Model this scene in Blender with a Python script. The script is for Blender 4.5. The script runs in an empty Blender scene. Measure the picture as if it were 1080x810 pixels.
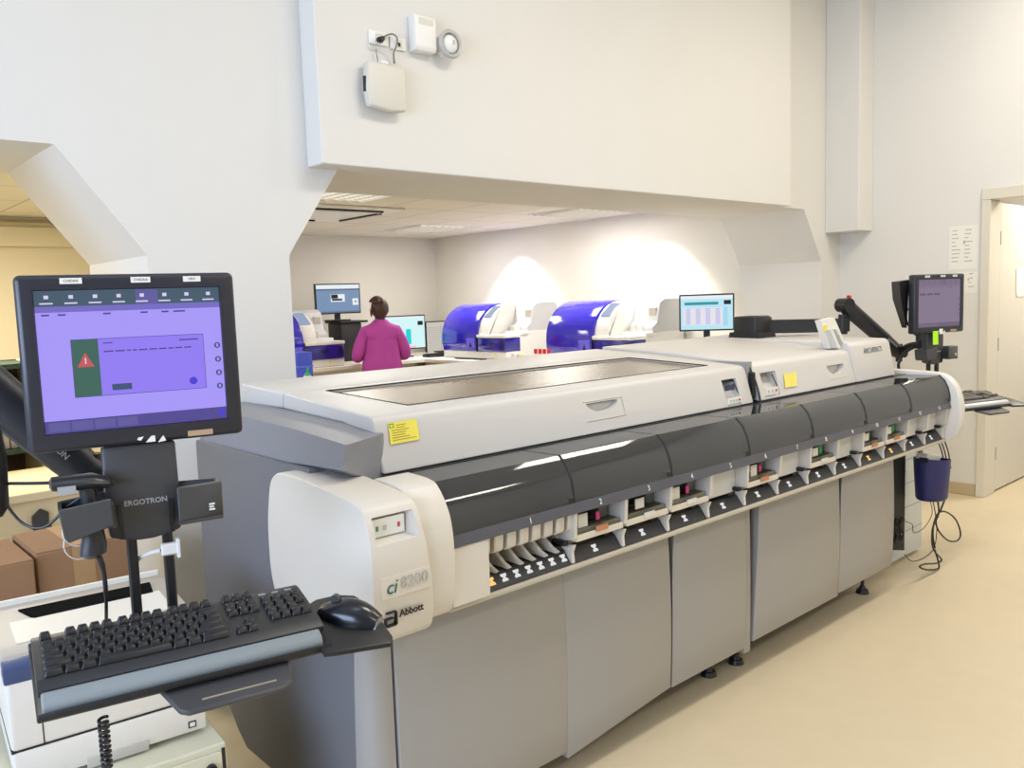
import bpy, bmesh, math, random
from mathutils import Vector, Matrix
random.seed(7)
SC = bpy.context.scene
COL = SC.collection
PI = math.pi

# ------------------------------------------------------------------ camera
F_PX, CAM_H = 886.07, 1.48
YAW, PITCH, ROLL = [math.radians(a) for a in (48.14745552, -5.79169525, -1.95679439)]
FW = Vector((math.cos(YAW)*math.cos(PITCH), math.sin(YAW)*math.cos(PITCH), math.sin(PITCH)))
R0 = Vector((math.sin(YAW), -math.cos(YAW), 0)); U0 = R0.cross(FW)
RT = math.cos(ROLL)*R0 + math.sin(ROLL)*U0
UP = -math.sin(ROLL)*R0 + math.cos(ROLL)*U0
CP = Vector((0, 0, CAM_H))
cd = bpy.data.cameras.new('camera'); cam = bpy.data.objects.new('camera', cd); COL.objects.link(cam)
cd.sensor_fit = 'HORIZONTAL'; cd.sensor_width = 36; cd.lens = F_PX*36/1080; cd.clip_start = .02
M = Matrix((RT, UP, -FW)).transposed().to_4x4(); M.translation = CP
cam.matrix_world = M; SC.camera = cam

def U(px, py, ax, v):
    """where the sight line through a pixel of the photograph meets the plane x=v, y=v or z=v"""
    d = FW*F_PX + RT*(px-540) - UP*(py-405)
    i = 'xyz'.index(ax)
    return CP + d*((v-CP[i])/d[i])

# ------------------------------------------------------------------ materials
def lin(c):
    def f(u):
        u /= 255
        return u/12.92 if u <= .04045 else ((u+.055)/1.055)**2.4
    return tuple(f(x) for x in c) + (1,)

MATS = {}
def mat(name, rgb, rough=.5, metal=0, spec=.5, noise=0, scale=20, emit=None, bump=0, coat=0):
    if name in MATS: return MATS[name]
    m = bpy.data.materials.new(name); m.use_nodes = True; MATS[name] = m
    nt = m.node_tree; b = nt.nodes['Principled BSDF']
    b.inputs['Base Color'].default_value = lin(rgb)
    b.inputs['Roughness'].default_value = rough; b.inputs['Metallic'].default_value = metal
    b.inputs['Specular IOR Level'].default_value = spec
    b.inputs['Coat Weight'].default_value = coat
    if noise or bump:
        tc = nt.nodes.new('ShaderNodeTexCoord'); n = nt.nodes.new('ShaderNodeTexNoise')
        n.inputs['Scale'].default_value = scale; n.inputs['Detail'].default_value = 5
        nt.links.new(tc.outputs['Object'], n.inputs['Vector'])
        if noise:
            mx = nt.nodes.new('ShaderNodeMix'); mx.data_type = 'RGBA'
            c = lin(rgb)
            mx.inputs[6].default_value = tuple(x*(1-noise) for x in c[:3])+(1,)
            mx.inputs[7].default_value = tuple(min(1, x*(1+noise)) for x in c[:3])+(1,)
            nt.links.new(n.outputs['Fac'], mx.inputs[0]); nt.links.new(mx.outputs[2], b.inputs['Base Color'])
        if bump:
            bp = nt.nodes.new('ShaderNodeBump'); bp.inputs['Strength'].default_value = bump
            bp.inputs['Distance'].default_value = .002
            nt.links.new(n.outputs['Fac'], bp.inputs['Height']); nt.links.new(bp.outputs[0], b.inputs['Normal'])
    if emit:
        b.inputs['Emission Color'].default_value = lin(emit[0]); b.inputs['Emission Strength'].default_value = emit[1]
    return m

def glow(name, rgb, s=1.0):
    """a lit part of a screen or lamp"""
    if name in MATS: return MATS[name]
    m = bpy.data.materials.new(name); m.use_nodes = True; MATS[name] = m
    b = m.node_tree.nodes['Principled BSDF']
    b.inputs['Base Color'].default_value = (.01, .01, .012, 1); b.inputs['Roughness'].default_value = .35
    b.inputs['Specular IOR Level'].default_value = .2
    b.inputs['Emission Color'].default_value = lin(rgb); b.inputs['Emission Strength'].default_value = s
    return m

def smoked(name, rgb, see, gloss=.03, f0=1.45, share=.3):
    """tinted clear plastic: a tinted see-through share and a mirror-like coat"""
    if name in MATS: return MATS[name]
    m = bpy.data.materials.new(name); m.use_nodes = True; MATS[name] = m
    nt = m.node_tree; nt.nodes.clear()
    out = nt.nodes.new('ShaderNodeOutputMaterial')
    tr = nt.nodes.new('ShaderNodeBsdfTransparent'); tr.inputs[0].default_value = lin(see)
    df = nt.nodes.new('ShaderNodeBsdfDiffuse'); df.inputs[0].default_value = lin(rgb)
    gl = nt.nodes.new('ShaderNodeBsdfGlossy'); gl.inputs['Roughness'].default_value = gloss
    fr = nt.nodes.new('ShaderNodeFresnel'); fr.inputs[0].default_value = f0
    a = nt.nodes.new('ShaderNodeMixShader'); a.inputs[0].default_value = share
    b = nt.nodes.new('ShaderNodeMixShader')
    nt.links.new(tr.outputs[0], a.inputs[1]); nt.links.new(df.outputs[0], a.inputs[2])
    nt.links.new(fr.outputs[0], b.inputs[0]); nt.links.new(a.outputs[0], b.inputs[1]); nt.links.new(gl.outputs[0], b.inputs[2])
    nt.links.new(b.outputs[0], out.inputs[0])
    return m

# ------------------------------------------------------------------ mesh builder
class MB:
    def __init__(s): s.bm = bmesh.new(); s.m = 0
    def _new(s, faces):
        for f in faces: f.material_index = s.m
        return faces
    def poly(s, pts):
        vs = [s.bm.verts.new(Vector(p)) for p in pts]
        return s._new([s.bm.faces.new(vs)])[0]
    def hexa(s, p):
        """8 corners: bottom ring 0-3, top ring 4-7"""
        v = [s.bm.verts.new(Vector(q)) for q in p]
        fs = [s.bm.faces.new([v[i] for i in f]) for f in ((3,2,1,0),(4,5,6,7),(0,1,5,4),(1,2,6,5),(2,3,7,6),(3,0,4,7))]
        s._new(fs); return fs
    def box(s, c, d, rot=None, bev=0, seg=2, taper=1):
        x, y, z = [q/2 for q in d]
        p = [Vector(q) for q in ((-x,-y,-z),(x,-y,-z),(x,y,-z),(-x,y,-z),(-x*taper,-y*taper,z),(x*taper,-y*taper,z),(x*taper,y*taper,z),(-x*taper,y*taper,z))]
        if rot is not None:
            r = rot if isinstance(rot, Matrix) else Matrix.Rotation(rot, 3, 'Z')
            p = [r @ q for q in p]
        fs = s.hexa([q+Vector(c) for q in p])
        if bev: s.bevel(fs, bev, seg)
    def bevel(s, fs, w, seg=2):
        es = {e for f in fs for e in f.edges}
        r = bmesh.ops.bevel(s.bm, geom=list(es), offset=w, segments=seg, affect='EDGES', profile=.5, clamp_overlap=True)
        s._new(r['faces'])
    def b2(s, x0, x1, y0, y1, z0, z1, bev=0, seg=2): s.box(((x0+x1)/2,(y0+y1)/2,(z0+z1)/2),(x1-x0,y1-y0,z1-z0),None,bev,seg)
    def prism(s, pts, ax, a, b, bev=0, seg=2):
        """extrude a 2-D outline along an axis; the outline is (y,z), (x,z) or (x,y)"""
        def P(u, v, t): return {'x':(t,u,v),'y':(u,t,v),'z':(u,v,t)}[ax]
        lo = [s.bm.verts.new(P(u,v,a)) for u,v in pts]; hi = [s.bm.verts.new(P(u,v,b)) for u,v in pts]
        n = len(pts); fs = [s.bm.faces.new(lo[::-1]), s.bm.faces.new(hi)]
        for i in range(n): fs.append(s.bm.faces.new((lo[i],lo[(i+1)%n],hi[(i+1)%n],hi[i])))
        s._new(fs)
        bmesh.ops.recalc_face_normals(s.bm, faces=fs)
        if bev: s.bevel(fs, bev, seg)
        return fs
    def cyl(s, p0, p1, r0, r1=None, seg=20, cap=True, bev=0):
        r1 = r0 if r1 is None else r1
        p0, p1 = Vector(p0), Vector(p1); d = (p1-p0).normalized()
        a = d.orthogonal().normalized(); b = d.cross(a)
        ring = lambda p, r: [s.bm.verts.new(p+(a*math.cos(t)+b*math.sin(t))*r) for t in [2*PI*i/seg for i in range(seg)]]
        A, B = ring(p0, r0), ring(p1, r1); fs = []
        for i in range(seg): fs.append(s.bm.faces.new((A[i],A[(i+1)%seg],B[(i+1)%seg],B[i])))
        if cap: fs += [s.bm.faces.new(A[::-1]), s.bm.faces.new(B)]
        s._new(fs)
    def tube(s, pts, r, seg=8, smooth=6):
        pts = [Vector(p) for p in pts]
        if smooth and len(pts) > 2: pts = spline(pts, smooth)
        prev = None; rings = []
        for i, p in enumerate(pts):
            t = (pts[min(i+1,len(pts)-1)]-pts[max(i-1,0)]).normalized()
            if prev is None: a = t.orthogonal().normalized()
            else:
                a = prev - t*prev.dot(t)
                a = a.normalized() if a.length > 1e-6 else t.orthogonal().normalized()
            prev = a; b = t.cross(a)
            rr = r[i*(len(r)-1)//max(1,len(pts)-1)] if isinstance(r, (list,tuple)) else r
            rings.append([s.bm.verts.new(p+(a*math.cos(2*PI*k/seg)+b*math.sin(2*PI*k/seg))*rr) for k in range(seg)])
        fs = []
        for A, B in zip(rings, rings[1:]):
            for k in range(seg): fs.append(s.bm.faces.new((A[k],A[(k+1)%seg],B[(k+1)%seg],B[k])))
        fs += [s.bm.faces.new(rings[0][::-1]), s.bm.faces.new(rings[-1])]
        s._new(fs)
    def loft(s, rings, cap=True):
        R = [[s.bm.verts.new(Vector(p)) for p in r] for r in rings]; n = len(R[0]); fs = []
        for A, B in zip(R, R[1:]):
            for k in range(n): fs.append(s.bm.faces.new((A[k],A[(k+1)%n],B[(k+1)%n],B[k])))
        if cap: fs += [s.bm.faces.new(R[0][::-1]), s.bm.faces.new(R[-1])]
        s._new(fs); bmesh.ops.recalc_face_normals(s.bm, faces=fs)
        return fs
    def sphere(s, c, r, sc=(1,1,1), seg=20):
        m = Matrix.Translation(c) @ Matrix.Diagonal((*[r*k for k in sc],1))
        q = bmesh.ops.create_uvsphere(s.bm, u_segments=seg, v_segments=seg//2, radius=1, matrix=m)
        s._new({f for v in q['verts'] for f in v.link_faces})
    def xf(s, m): bmesh.ops.transform(s.bm, matrix=m, verts=s.bm.verts); return s
    def mesh(s, name, mats, smooth=True):
        me = bpy.data.meshes.new(name); s.bm.normal_update(); s.bm.to_mesh(me); s.bm.free()
        for m in (mats if isinstance(mats, (list,tuple)) else [mats]): me.materials.append(m)
        if smooth: 
            for p in me.polygons: p.use_smooth = True
            try: me.set_sharp_from_angle(angle=math.radians(35))
            except Exception: pass
        return me
    def build(s, name, mats, parent=None, smooth=True, label=None):
        o = bpy.data.objects.new(name, s.mesh(name, mats, smooth)); COL.objects.link(o)
        if parent: attach(o, parent)
        if label: o['label'] = label
        return o

def rounded(pts, n=2):
    """cut the corners of a closed outline"""
    for _ in range(n):
        q = []
        for (a, b), (c, d) in zip(pts, pts[1:]+pts[:1]): q += [(a*.8+c*.2, b*.8+d*.2), (a*.2+c*.8, b*.2+d*.8)]
        pts = q
    return pts

def spline(P, k):
    out = []
    for i in range(len(P)-1):
        p0, p1, p2, p3 = P[max(i-1,0)], P[i], P[i+1], P[min(i+2,len(P)-1)]
        for j in range(k):
            t = j/k
            out.append(.5*((2*p1)+(p2-p0)*t+(2*p0-5*p1+4*p2-p3)*t*t+(3*p1-p0-3*p2+p3)*t**3))
    return out+[P[-1]]

def world_of(o):
    m = o.matrix_basis.copy()
    while o.parent:
        m = o.parent.matrix_basis @ o.matrix_parent_inverse @ m if False else o.parent.matrix_basis @ m
        o = o.parent
    return m
def attach(o, parent):
    """parent o, keeping it where it stands in the world"""
    w = o.matrix_basis.copy(); o.parent = parent
    o.matrix_parent_inverse = Matrix.Identity(4)
    o.matrix_basis = world_of(parent).inverted() @ w
def tag(o, label, cat, group=None, kind=None):
    o['label'] = label; o['category'] = cat
    if group: o['group'] = group
    if kind: o['kind'] = kind
    return o
def thing(name, loc, label, cat, group=None, rz=0):
    o = bpy.data.objects.new(name, None); COL.objects.link(o); o.empty_display_size = .05
    o.location = loc; o.rotation_euler = (0,0,rz)
    o.matrix_basis = Matrix.Translation(loc) @ Matrix.Rotation(rz,4,'Z')
    return tag(o, label, cat, group)
def struct(o): o['kind'] = 'structure'; return o
def copy_part(o, parent):
    c = o.copy(); COL.objects.link(c); c.parent = parent
    for ch in list(o.children): copy_part(ch, c)
    return c
def dup(root, M, label):
    c = root.copy(); COL.objects.link(c); c.matrix_basis = M; c['label'] = label
    for ch in list(root.children): copy_part(ch, c)
    return c
def cut(o, *cutters):
    """boolean difference, baked into the mesh"""
    for mb in cutters:
        me = mb.mesh('cutter', [m for m in o.data.materials], False)
        k = bpy.data.objects.new('cutter', me); COL.objects.link(k)
        md = o.modifiers.new('cut', 'BOOLEAN'); md.object = k; md.operation = 'DIFFERENCE'; md.solver = 'EXACT'
        k.matrix_basis = world_of(o) if False else Matrix.Identity(4)
        bpy.context.view_layer.update()
        ev = o.evaluated_get(bpy.context.evaluated_depsgraph_get())
        nm = bpy.data.meshes.new_from_object(ev); old = o.data
        o.modifiers.clear(); o.data = nm
        bpy.data.objects.remove(k); 
        for p in nm.polygons: p.use_smooth = True
        nm.set_sharp_from_angle(angle=math.radians(30))
def lettering(name, s, size, M, material, parent, shear=0, bold=0, depth=.0006, align='CENTER'):
    cu = bpy.data.curves.new('t', 'FONT'); cu.body = s; cu.size = size; cu.align_x = align; cu.align_y = 'CENTER'
    cu.shear = shear; cu.offset = bold; cu.extrude = depth; cu.resolution_u = 3
    t = bpy.data.objects.new('t', cu); COL.objects.link(t); bpy.context.view_layer.update()
    me = bpy.data.meshes.new_from_object(t.evaluated_get(bpy.context.evaluated_depsgraph_get()))
    bpy.data.objects.remove(t); me.name = name
    me.transform(M); me.materials.clear(); me.materials.append(material)
    o = bpy.data.objects.new(name, me); COL.objects.link(o)
    if parent: attach(o, parent)
    return o
def basis(o, ex, ey, ez=None):
    ex = Vector(ex).normalized(); ey = Vector(ey); ey = (ey-ex*ey.dot(ex)).normalized(); ez = ex.cross(ey)
    m = Matrix((ex, ey, ez)).transposed().to_4x4(); m.translation = Vector(o); return m
# ------------------------------------------------------------------ materials of the place
white_wall = mat('painted_wall', (222,220,214), .75, noise=.02, scale=3)
lab_wall = mat('lab_wall_paint', (226,223,214), .75, noise=.02, scale=3)
floor_m = mat('vinyl_floor', (206,191,160), .42, noise=.05, scale=9, spec=.35)
trim_m = mat('door_paint', (214,208,192), .5)
M_shell = mat('shell_plastic', (206,203,198), .42, bump=.15, scale=400)
M_cream = mat('cream_plastic', (216,210,199), .42, bump=.15, scale=400)
M_grey = mat('grey_panel', (158,155,150), .45, bump=.12, scale=400)
M_side = mat('shaded_side_panel', (108,109,114), .5, bump=.15, scale=400)  # darker copy of the door grey: shade on the end put into the colour
M_dark = mat('charcoal_plastic', (66,66,68), .4)
M_black = mat('black_plastic', (26,26,28), .42)
M_blackg = mat('black_gloss', (14,14,16), .15)
M_lip = mat('slate_band', (78,79,86), .45)
M_white = mat('white_plastic', (232,231,226), .4)
M_paper = mat('paper', (232,230,220), .8)
M_ink = mat('ink', (40,40,42), .7)
M_yellow = mat('yellow_paper', (238,224,90), .8)
M_lime = mat('lime_paper', (178,240,40), .8)
M_pink = mat('pink_mark', (226,60,130), .6)
M_orange = mat('orange_label', (214,120,60), .7)
M_green = mat('green_plastic', (20,150,70), .4)
M_red = mat('red_plastic', (205,35,40), .4)
M_steel = mat('steel', (170,170,172), .3, metal=.9)
M_smoke = smoked('smoked_cover', (84,87,92), (198,201,204), .05, 1.9, .30)
M_bronze = smoked('bronze_window', (150,138,118), (120,110,95), .25, 1.4, .8)

# ------------------------------------------------------------------ room shell
YW, YH, XR, XE = 3.14, 3.02, 6.22, 5.945
CEIL = 3.75
b = MB(); b.b2(-2.6, 8.2, -3.4, 8.1, -.06, 0); struct(b.build('floor', floor_m))
b = MB(); b.b2(-2.6, XR+.1, -3.4, YW+.66, CEIL, CEIL+.06); struct(b.build('ceiling', white_wall))
# main wall with its two cut-corner openings (0.66 m deep)
DW = .70
b = MB()
wl = [(-2.6,0),(.05,0),(.05,1.68),(.25,2.045),(.80,2.045),(1.075,1.68),(1.075,0),(1.63,0),(1.63,1.685),(1.88,2.05),(5.69,2.05),(XE,1.68),(XE,0),(XR,0),(XR,CEIL),(-2.6,CEIL)]
b.prism(wl, 'y', YW, YW+DW)
struct(b.build('wall_back', white_wall, smooth=False))
b = MB(); b.b2(1.735, 5.30, YH, YW, 2.04, CEIL, .004, 1); struct(b.build('wall_header', white_wall))
b = MB(); b.b2(5.30, 5.36, YH+.05, YW, 2.05, CEIL); struct(b.build('trim_1', white_wall, smooth=False))
# right end wall with the doorway
b = MB(); dw = [(-3.4,0),(1.33,0),(1.33,2.05),(2.11,2.05),(2.11,0),(YW,0),(YW,CEIL),(-3.4,CEIL)]
b.prism(dw, 'x', XR, XR+.16); struct(b.build('wall_right', white_wall, smooth=False))
b = MB(); b.b2(-2.75, -2.6, -3.4, 8.1, 0, CEIL)
wlft = b.build('wall_left', white_wall); struct(wlft)
c = MB(); c.b2(-2.9, -2.5, -.8, 2.4, .9, 2.4); cut(wlft, c)
b = MB(); b.b2(-2.6, XR, -3.55, -3.4, 0, CEIL); struct(b.build('wall_front', white_wall))
# boxed-in duct in the corner
b = MB(); b.b2(6.0, XR, 2.885, YW, 1.888, CEIL, .004, 1); struct(b.build('trim_2', white_wall))
# baseboard (coved vinyl of the floor colour)
base_m = mat('cove_vinyl', (190,172,138), .5)
b = MB(); b.b2(XR-.012, XR, 2.14, YW, 0, .085, .003, 1); b.b2(XR-.012, XR, -3.4, 1.28, 0, .085, .003, 1); struct(b.build('baseboard_right', base_m))
# door frame and the open leaf
b = MB()
for y0, y1 in ((2.078,2.135),(1.285,1.36)): b.b2(XR-.022, XR+.18, y0, y1, 0, 2.029, .004, 1)
b.b2(XR-.022, XR+.18, 1.285, 2.135, 2.03, 2.105, .004, 1)
struct(b.build('trim_door', trim_m))
b = MB(); b.b2(XR+.20, XR+.97, 2.086, 2.126, .012, 2.02, .003, 1)
dr = struct(b.build('door_1', trim_m))
b = MB(); b.b2(XR+.184, XR+.199, 2.088, 2.126, .012, 2.02); b.build('door_edge', mat('door_edge_seal', (40,38,36), .7), dr)
for z in (.28, 1.05, 1.78):
    b = MB(); b.cyl((XR+.19,2.083,z-.045),(XR+.19,2.083,z+.045),.007); b.build('hinge', M_steel, dr)
# room beyond the door
b = MB(); b.b2(XR+1.6, XR+1.7, .4, 3.1, 0, 2.5); struct(b.build('wall_passage', white_wall))
b = MB(); b.b2(XR+.16, XR+1.7, 3.02, 3.1, 0, 2.5); struct(b.build('wall_passage_side', white_wall))
b = MB(); b.b2(XR+.16, XR+1.7, .4, 3.1, 2.45, 2.5); struct(b.build('ceiling_passage', white_wall))
# back laboratory
LC = 2.2
YB = 7.9
def tiles(name, rgb, sx, sy):
    m = mat(name, rgb, .8); nt = m.node_tree; bs = nt.nodes['Principled BSDF']
    tc = nt.nodes.new('ShaderNodeTexCoord'); br = nt.nodes.new('ShaderNodeTexBrick')
    br.offset = 0; br.inputs['Scale'].default_value = 1; br.inputs['Mortar Size'].default_value = .006
    br.inputs['Brick Width'].default_value = sx; br.inputs['Row Height'].default_value = sy
    br.inputs['Color1'].default_value = br.inputs['Color2'].default_value = lin(rgb)
    br.inputs['Mortar'].default_value = lin(tuple(x*.78 for x in rgb))
    nt.links.new(tc.outputs['Object'], br.inputs['Vector']); nt.links.new(br.outputs[0], bs.inputs['Base Color'])
    return m
ceil_t = tiles('ceiling_tile', (228,222,206), .6, .6)
b = MB(); b.b2(1.98, XE+.02, YW+DW, YB, LC, LC+.05); struct(b.build('ceiling_lab', ceil_t, smooth=False))
b = MB(); b.b2(1.98, XE+.15, YB, YB+.1, 0, LC+.05); struct(b.build('wall_lab_back', lab_wall))
b = MB(); b.b2(XE, XE+.15, YW+DW, YB, 0, LC+.05); struct(b.build('wall_lab_right', lab_wall))
b = MB(); b.b2(1.90, 1.98, YW+DW, YB, 0, LC+.05); struct(b.build('wall_lab_left', lab_wall))
# store room seen through the opening on the left
store_wall = mat('store_wall_paint', (228,218,192), .8)
b = MB(); b.b2(-1.2, 1.90, 6.3, 6.4, 0, 2.4); struct(b.build('wall_store_back', store_wall))
b = MB(); b.b2(-1.3, -1.2, YW+DW, 6.4, 0, 2.4); struct(b.build('wall_store_left', store_wall))
b = MB(); b.b2(-1.2, 1.90, YW+DW, 6.4, 2.12, 2.18); struct(b.build('ceiling_store', ceil_t, smooth=False))
b = MB(); b.b2(-1.2, 1.90, 6.22, 6.3, 1.93, 2.05); b.b2(-1.2, 1.90, 6.26, 6.3, 2.05, 2.085); struct(b.build('trim_3', store_wall))
# ------------------------------------------------------------------ the long analyzer
AN = thing('laboratory_analyzer', (2.6, 2.2, 0), 'long grey and cream laboratory analyzer with smoked front covers across the middle of the room', 'analyzer')
M_smokein = mat('dock_grey', (150,150,148), .5)
# cabinet
b = MB()
side = [(1.80,.14),(1.775,.62),(1.80,.99),(1.93,1.0),(1.95,1.06),(2.70,1.06),(2.71,.53),(2.69,.40),(2.60,.22),(2.52,.14),(2.46,.10),(1.86,.10)]
b.prism(side, 'x', 1.03, 3.88, .006, 2)
body = b.build('cabinet_body', M_side, AN)
b = MB(); b.b2(1.5, 2.7, 1.90, 2.5, .045, .10); b.b2(2.85, 3.85, 1.90, 2.5, .045, .10); b.build('plinth', M_dark, AN)
for x, y in ((2.795,1.835),(2.63,1.85),(3.884,1.835),(1.25,1.95),(1.25,2.4),(2.72,2.4),(3.80,2.4)):
    b = MB(); b.cyl((x,y,0),(x,y,.018),.032,.026); b.cyl((x,y,.018),(x,y,.035),.018,.012); b.cyl((x,y,.03),(x,y,.11),.008)
    b.build('leveling_foot', M_black, AN)
# lower doors: slightly bowed slabs
def door(name, x0, x1, z0, z1, y=1.725, bow=.016, slant=0, m=M_grey, power=1.6, lift=0):
    b = MB(); n = 6; pts = []
    for i in range(n+1):
        t = i/n; pts.append((y-bow*math.sin(PI*(.15+.7*t))+bow*.45, z0+(z1-z0)*t))
    poly = pts+[(y+.045,z1),(y+.045,z0)]
    fs = b.prism(poly, 'x', x0, x1, .003, 2)
    if slant:
        for v in b.bm.verts:
            if v.co.x < (x0+x1)/2: v.co.x += slant*max(0,(v.co.z-z0)/(z1-z0))**power
    if lift:    # the lower edge of this door drops towards its left corner
        for v in b.bm.verts:
            if v.co.x < x1-.1 and v.co.z < z0+.1: v.co.z -= lift
    return b.build(name, m, AN)
b = MB(); prof = [(1.09,1.725),(1.108,1.725),(1.108,1.79),(1.032,1.84),(1.032,1.78),(1.045,1.745),(1.065,1.729)]
b.prism(prof, 'z', .12, .70); b.build('corner_panel', M_grey, AN)
door('cabinet_door', 1.116, 1.7225, .10, .69)
door('cabinet_door', 1.7205, 2.228, .13, .69, 1.7235, lift=.05)
door('cabinet_door', 2.238, 2.690, .125, .69, 1.725, slant=.03, power=5)
door('side_strip', 2.692, 2.735, .10, .69, 1.73, .006)
door('cabinet_door', 2.745, 3.42, .135, .69, 1.725, slant=.05)
door('cabinet_door', 3.424, 3.955, .145, .69, 1.725, slant=.035, power=5)
b = MB(); b.b2(2.72,2.83,1.76,1.80,.15,.69); b.b2(2.20,2.28,1.76,1.80,.15,.69); b.b2(3.38,3.5,1.765,1.80,.16,.69); b.build('door_gap', M_black, AN)
b = MB(); b.b2(2.10,2.66,1.80,1.84,.075,.125); b.build('kick_plate', M_grey, AN)
b = MB(); b.b2(3.90,3.952,1.77,2.70,.15,.70,.004,1); b.build('end_panel', M_shell, AN)
# rail under the sample bays
b = MB(); b.b2(1.24, 4.39, 1.650, 1.80, .693, .7075, .004, 2)
rail = b.build('rail', mat('rail_taupe',(190,182,164),.45), AN)
# corner cover with its control panel
prof = [(1.72,.665),(1.645,.675),(1.612,.705),(1.594,.80),(1.594,.90),(1.606,.975),(1.632,1.024),(1.85,1.044),(2.03,1.052),(2.085,1.02),(2.115,.90),(2.115,.76),(2.08,.675)]
b = MB(); b.prism(rounded(prof), 'x', .985, 1.128, .010, 3)
for v in b.bm.verts:
    if v.co.x > 1.06: v.co.x += max(0,1.03-v.co.z)*.108
cc = b.build('corner_cover', M_cream, AN)
def fp(px, py, y): return U(px, py, 'y', y)
# recess for the three indicator keys (a tilted pocket)
k = MB(); q = [fp(397,553,1.60),fp(446,524,1.60),fp(461,566,1.60),fp(400,590,1.60)]
x0, x1, z0, z1 = .998, 1.136, .918, 1.004
k.hexa([(x0,1.55,z0),(x1,1.55,z0),(x1-.030,1.640,z0+.022),(x0+.008,1.640,z0+.022),(x0,1.55,z1),(x1,1.55,z1),(x1-.030,1.650,z1-.016),(x0+.008,1.650,z1-.016)])
bmesh.ops.recalc_face_normals(k.bm, faces=k.bm.faces)
cut(cc, k)
b = MB(); b.b2(x0+.010, x1-.034, 1.630, 1.639, z0+.023, z1-.020); kp = b.build('indicator_panel', mat('key_panel',(238,240,232),.4), cc, label='white key panel with three indicator marks')
for i, (m, w) in enumerate(((mat('green_key',(70,140,110),.5),.007),(mat('grey_key',(190,190,184),.5),.010),(mat('red_key',(200,80,100),.5),.008))):
    b = MB(); cx = x0+.028+(0,.021,.060)[i]; b.b2(cx-w/2, cx+w/2, 1.6285, 1.6305, .955, .967, .002, 1); b.build('indicator_key', m, kp)
b = MB(); b.b2(1.006,1.144,1.5928,1.5945,.804,.855); pl = b.build('name_plate', mat('plate',(220,214,203),.3), cc)
teal = mat('teal_ink', (10,110,110), .5); palegrey = mat('pale_grey_ink', (186,184,176), .6)
FX, FZ = (1,0,0), (0,0,1)
lettering('lettering', 'ci', .046, basis((1.032,1.591,.829),FX,FZ), teal, pl, shear=.25)
lettering('lettering', '8200', .040, basis((1.098,1.591,.832),FX,FZ), palegrey, pl)
navy = mat('logo_ink', (20,20,30), .5)
lettering('maker_name', 'Abbott', .0235, basis((1.087,1.5945,.760),FX,FZ), navy, cc, bold=.0006)
b = MB()    # the square-cornered letter mark beside the name: three bars joined by a right-hand upright and a left lower one
def bar(x0,x1,z0,z1): b.b2(x0,x1,1.5935,1.605,z0,z1)
bar(1.018,1.044,.7675,.771); bar(1.0435,1.047,.7385,.7685); bar(1.018,1.044,.736,.7395); bar(1.0145,1.018,.7385,.7565); bar(1.018,1.0365,.7535,.757)
b.build('maker_mark', navy, cc)
# cream strip next to the covers, blank panel below
prof = [(1.70,.685),(1.640,.70),(1.618,.74),(1.612,.82),(1.613,.90),(1.624,.955),(1.650,1.0),(1.685,1.036),(1.85,1.040),(1.85,.69)]
b = MB(); b.prism(rounded(prof), 'x', 1.130, 1.236, .003, 2)
for v in b.bm.verts:
    if v.co.x < 1.18: v.co.x += max(0,1.03-v.co.z)*.108
b.build('end_strip', M_cream, AN)
b = MB(); b.b2(1.2375,1.362,1.630,1.80,.712,.864,.003,1); b.build('blank_panel', M_cream, AN)
# right hand end cap
prof = [(1.72,.69),(1.62,.70),(1.590,.76),(1.583,.83),(1.590,.91),(1.612,.975),(1.650,1.018),(1.70,1.042),(2.2,1.05),(2.2,.69)]
b = MB(); b.prism(rounded(prof), 'x', 4.388, 4.448, .010, 3); b.build('end_cap', mat('cap_white',(216,213,206),.4), AN)
b = MB(); b.b2(3.955,4.385,1.86,2.25,.72,1.0,.01,2); b.build('dock_box', M_dark, AN)
# band with the lane numbers
b = MB(); b.prism([(1.626,.866),(1.70,.866),(1.70,.897),(1.634,.897)], 'x', 1.2375, 4.386, .002, 1); band = b.build('number_band', M_lip, AN)
dz = Vector((0,.008,.031)).normalized()
P0, PITCHX = 1.70, .2225
cent = [1.53]+[P0+PITCHX*(i+.5) for i in range(12)]
for i, x in enumerate(cent):
    lettering('lane_number', str(i+1), .024, basis((x-.02,1.6285,.8815),FX,dz), M_white, band)
# dock inside: floor, back, blue tray
b = MB(); b.b2(1.24,4.386,1.70,1.86,.868,.885); b.b2(1.24,4.386,1.835,1.86,.715,1.0); b.build('dock_liner', M_smokein, AN)
b = MB(); b.b2(1.30,1.62,1.69,1.80,.89,.915,.004,1); b.build('dock_tray', mat('dock_blue',(40,60,130),.4), AN)
b = MB(); b.b2(1.40,1.43,1.675,1.69,.925,.932); b.build('dock_lamp', glow('blue_lamp',(70,110,255),1.5), AN)
for i in range(6):
    b = MB(); x = 1.85+i*.42; b.b2(x,x+.16,1.72,1.80,.887,.905+.01*(i%3),.004,1); b.build('dock_carrier', mat('dock_tan',(110,98,76),.5) if i%2 else M_grey, AN)
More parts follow.
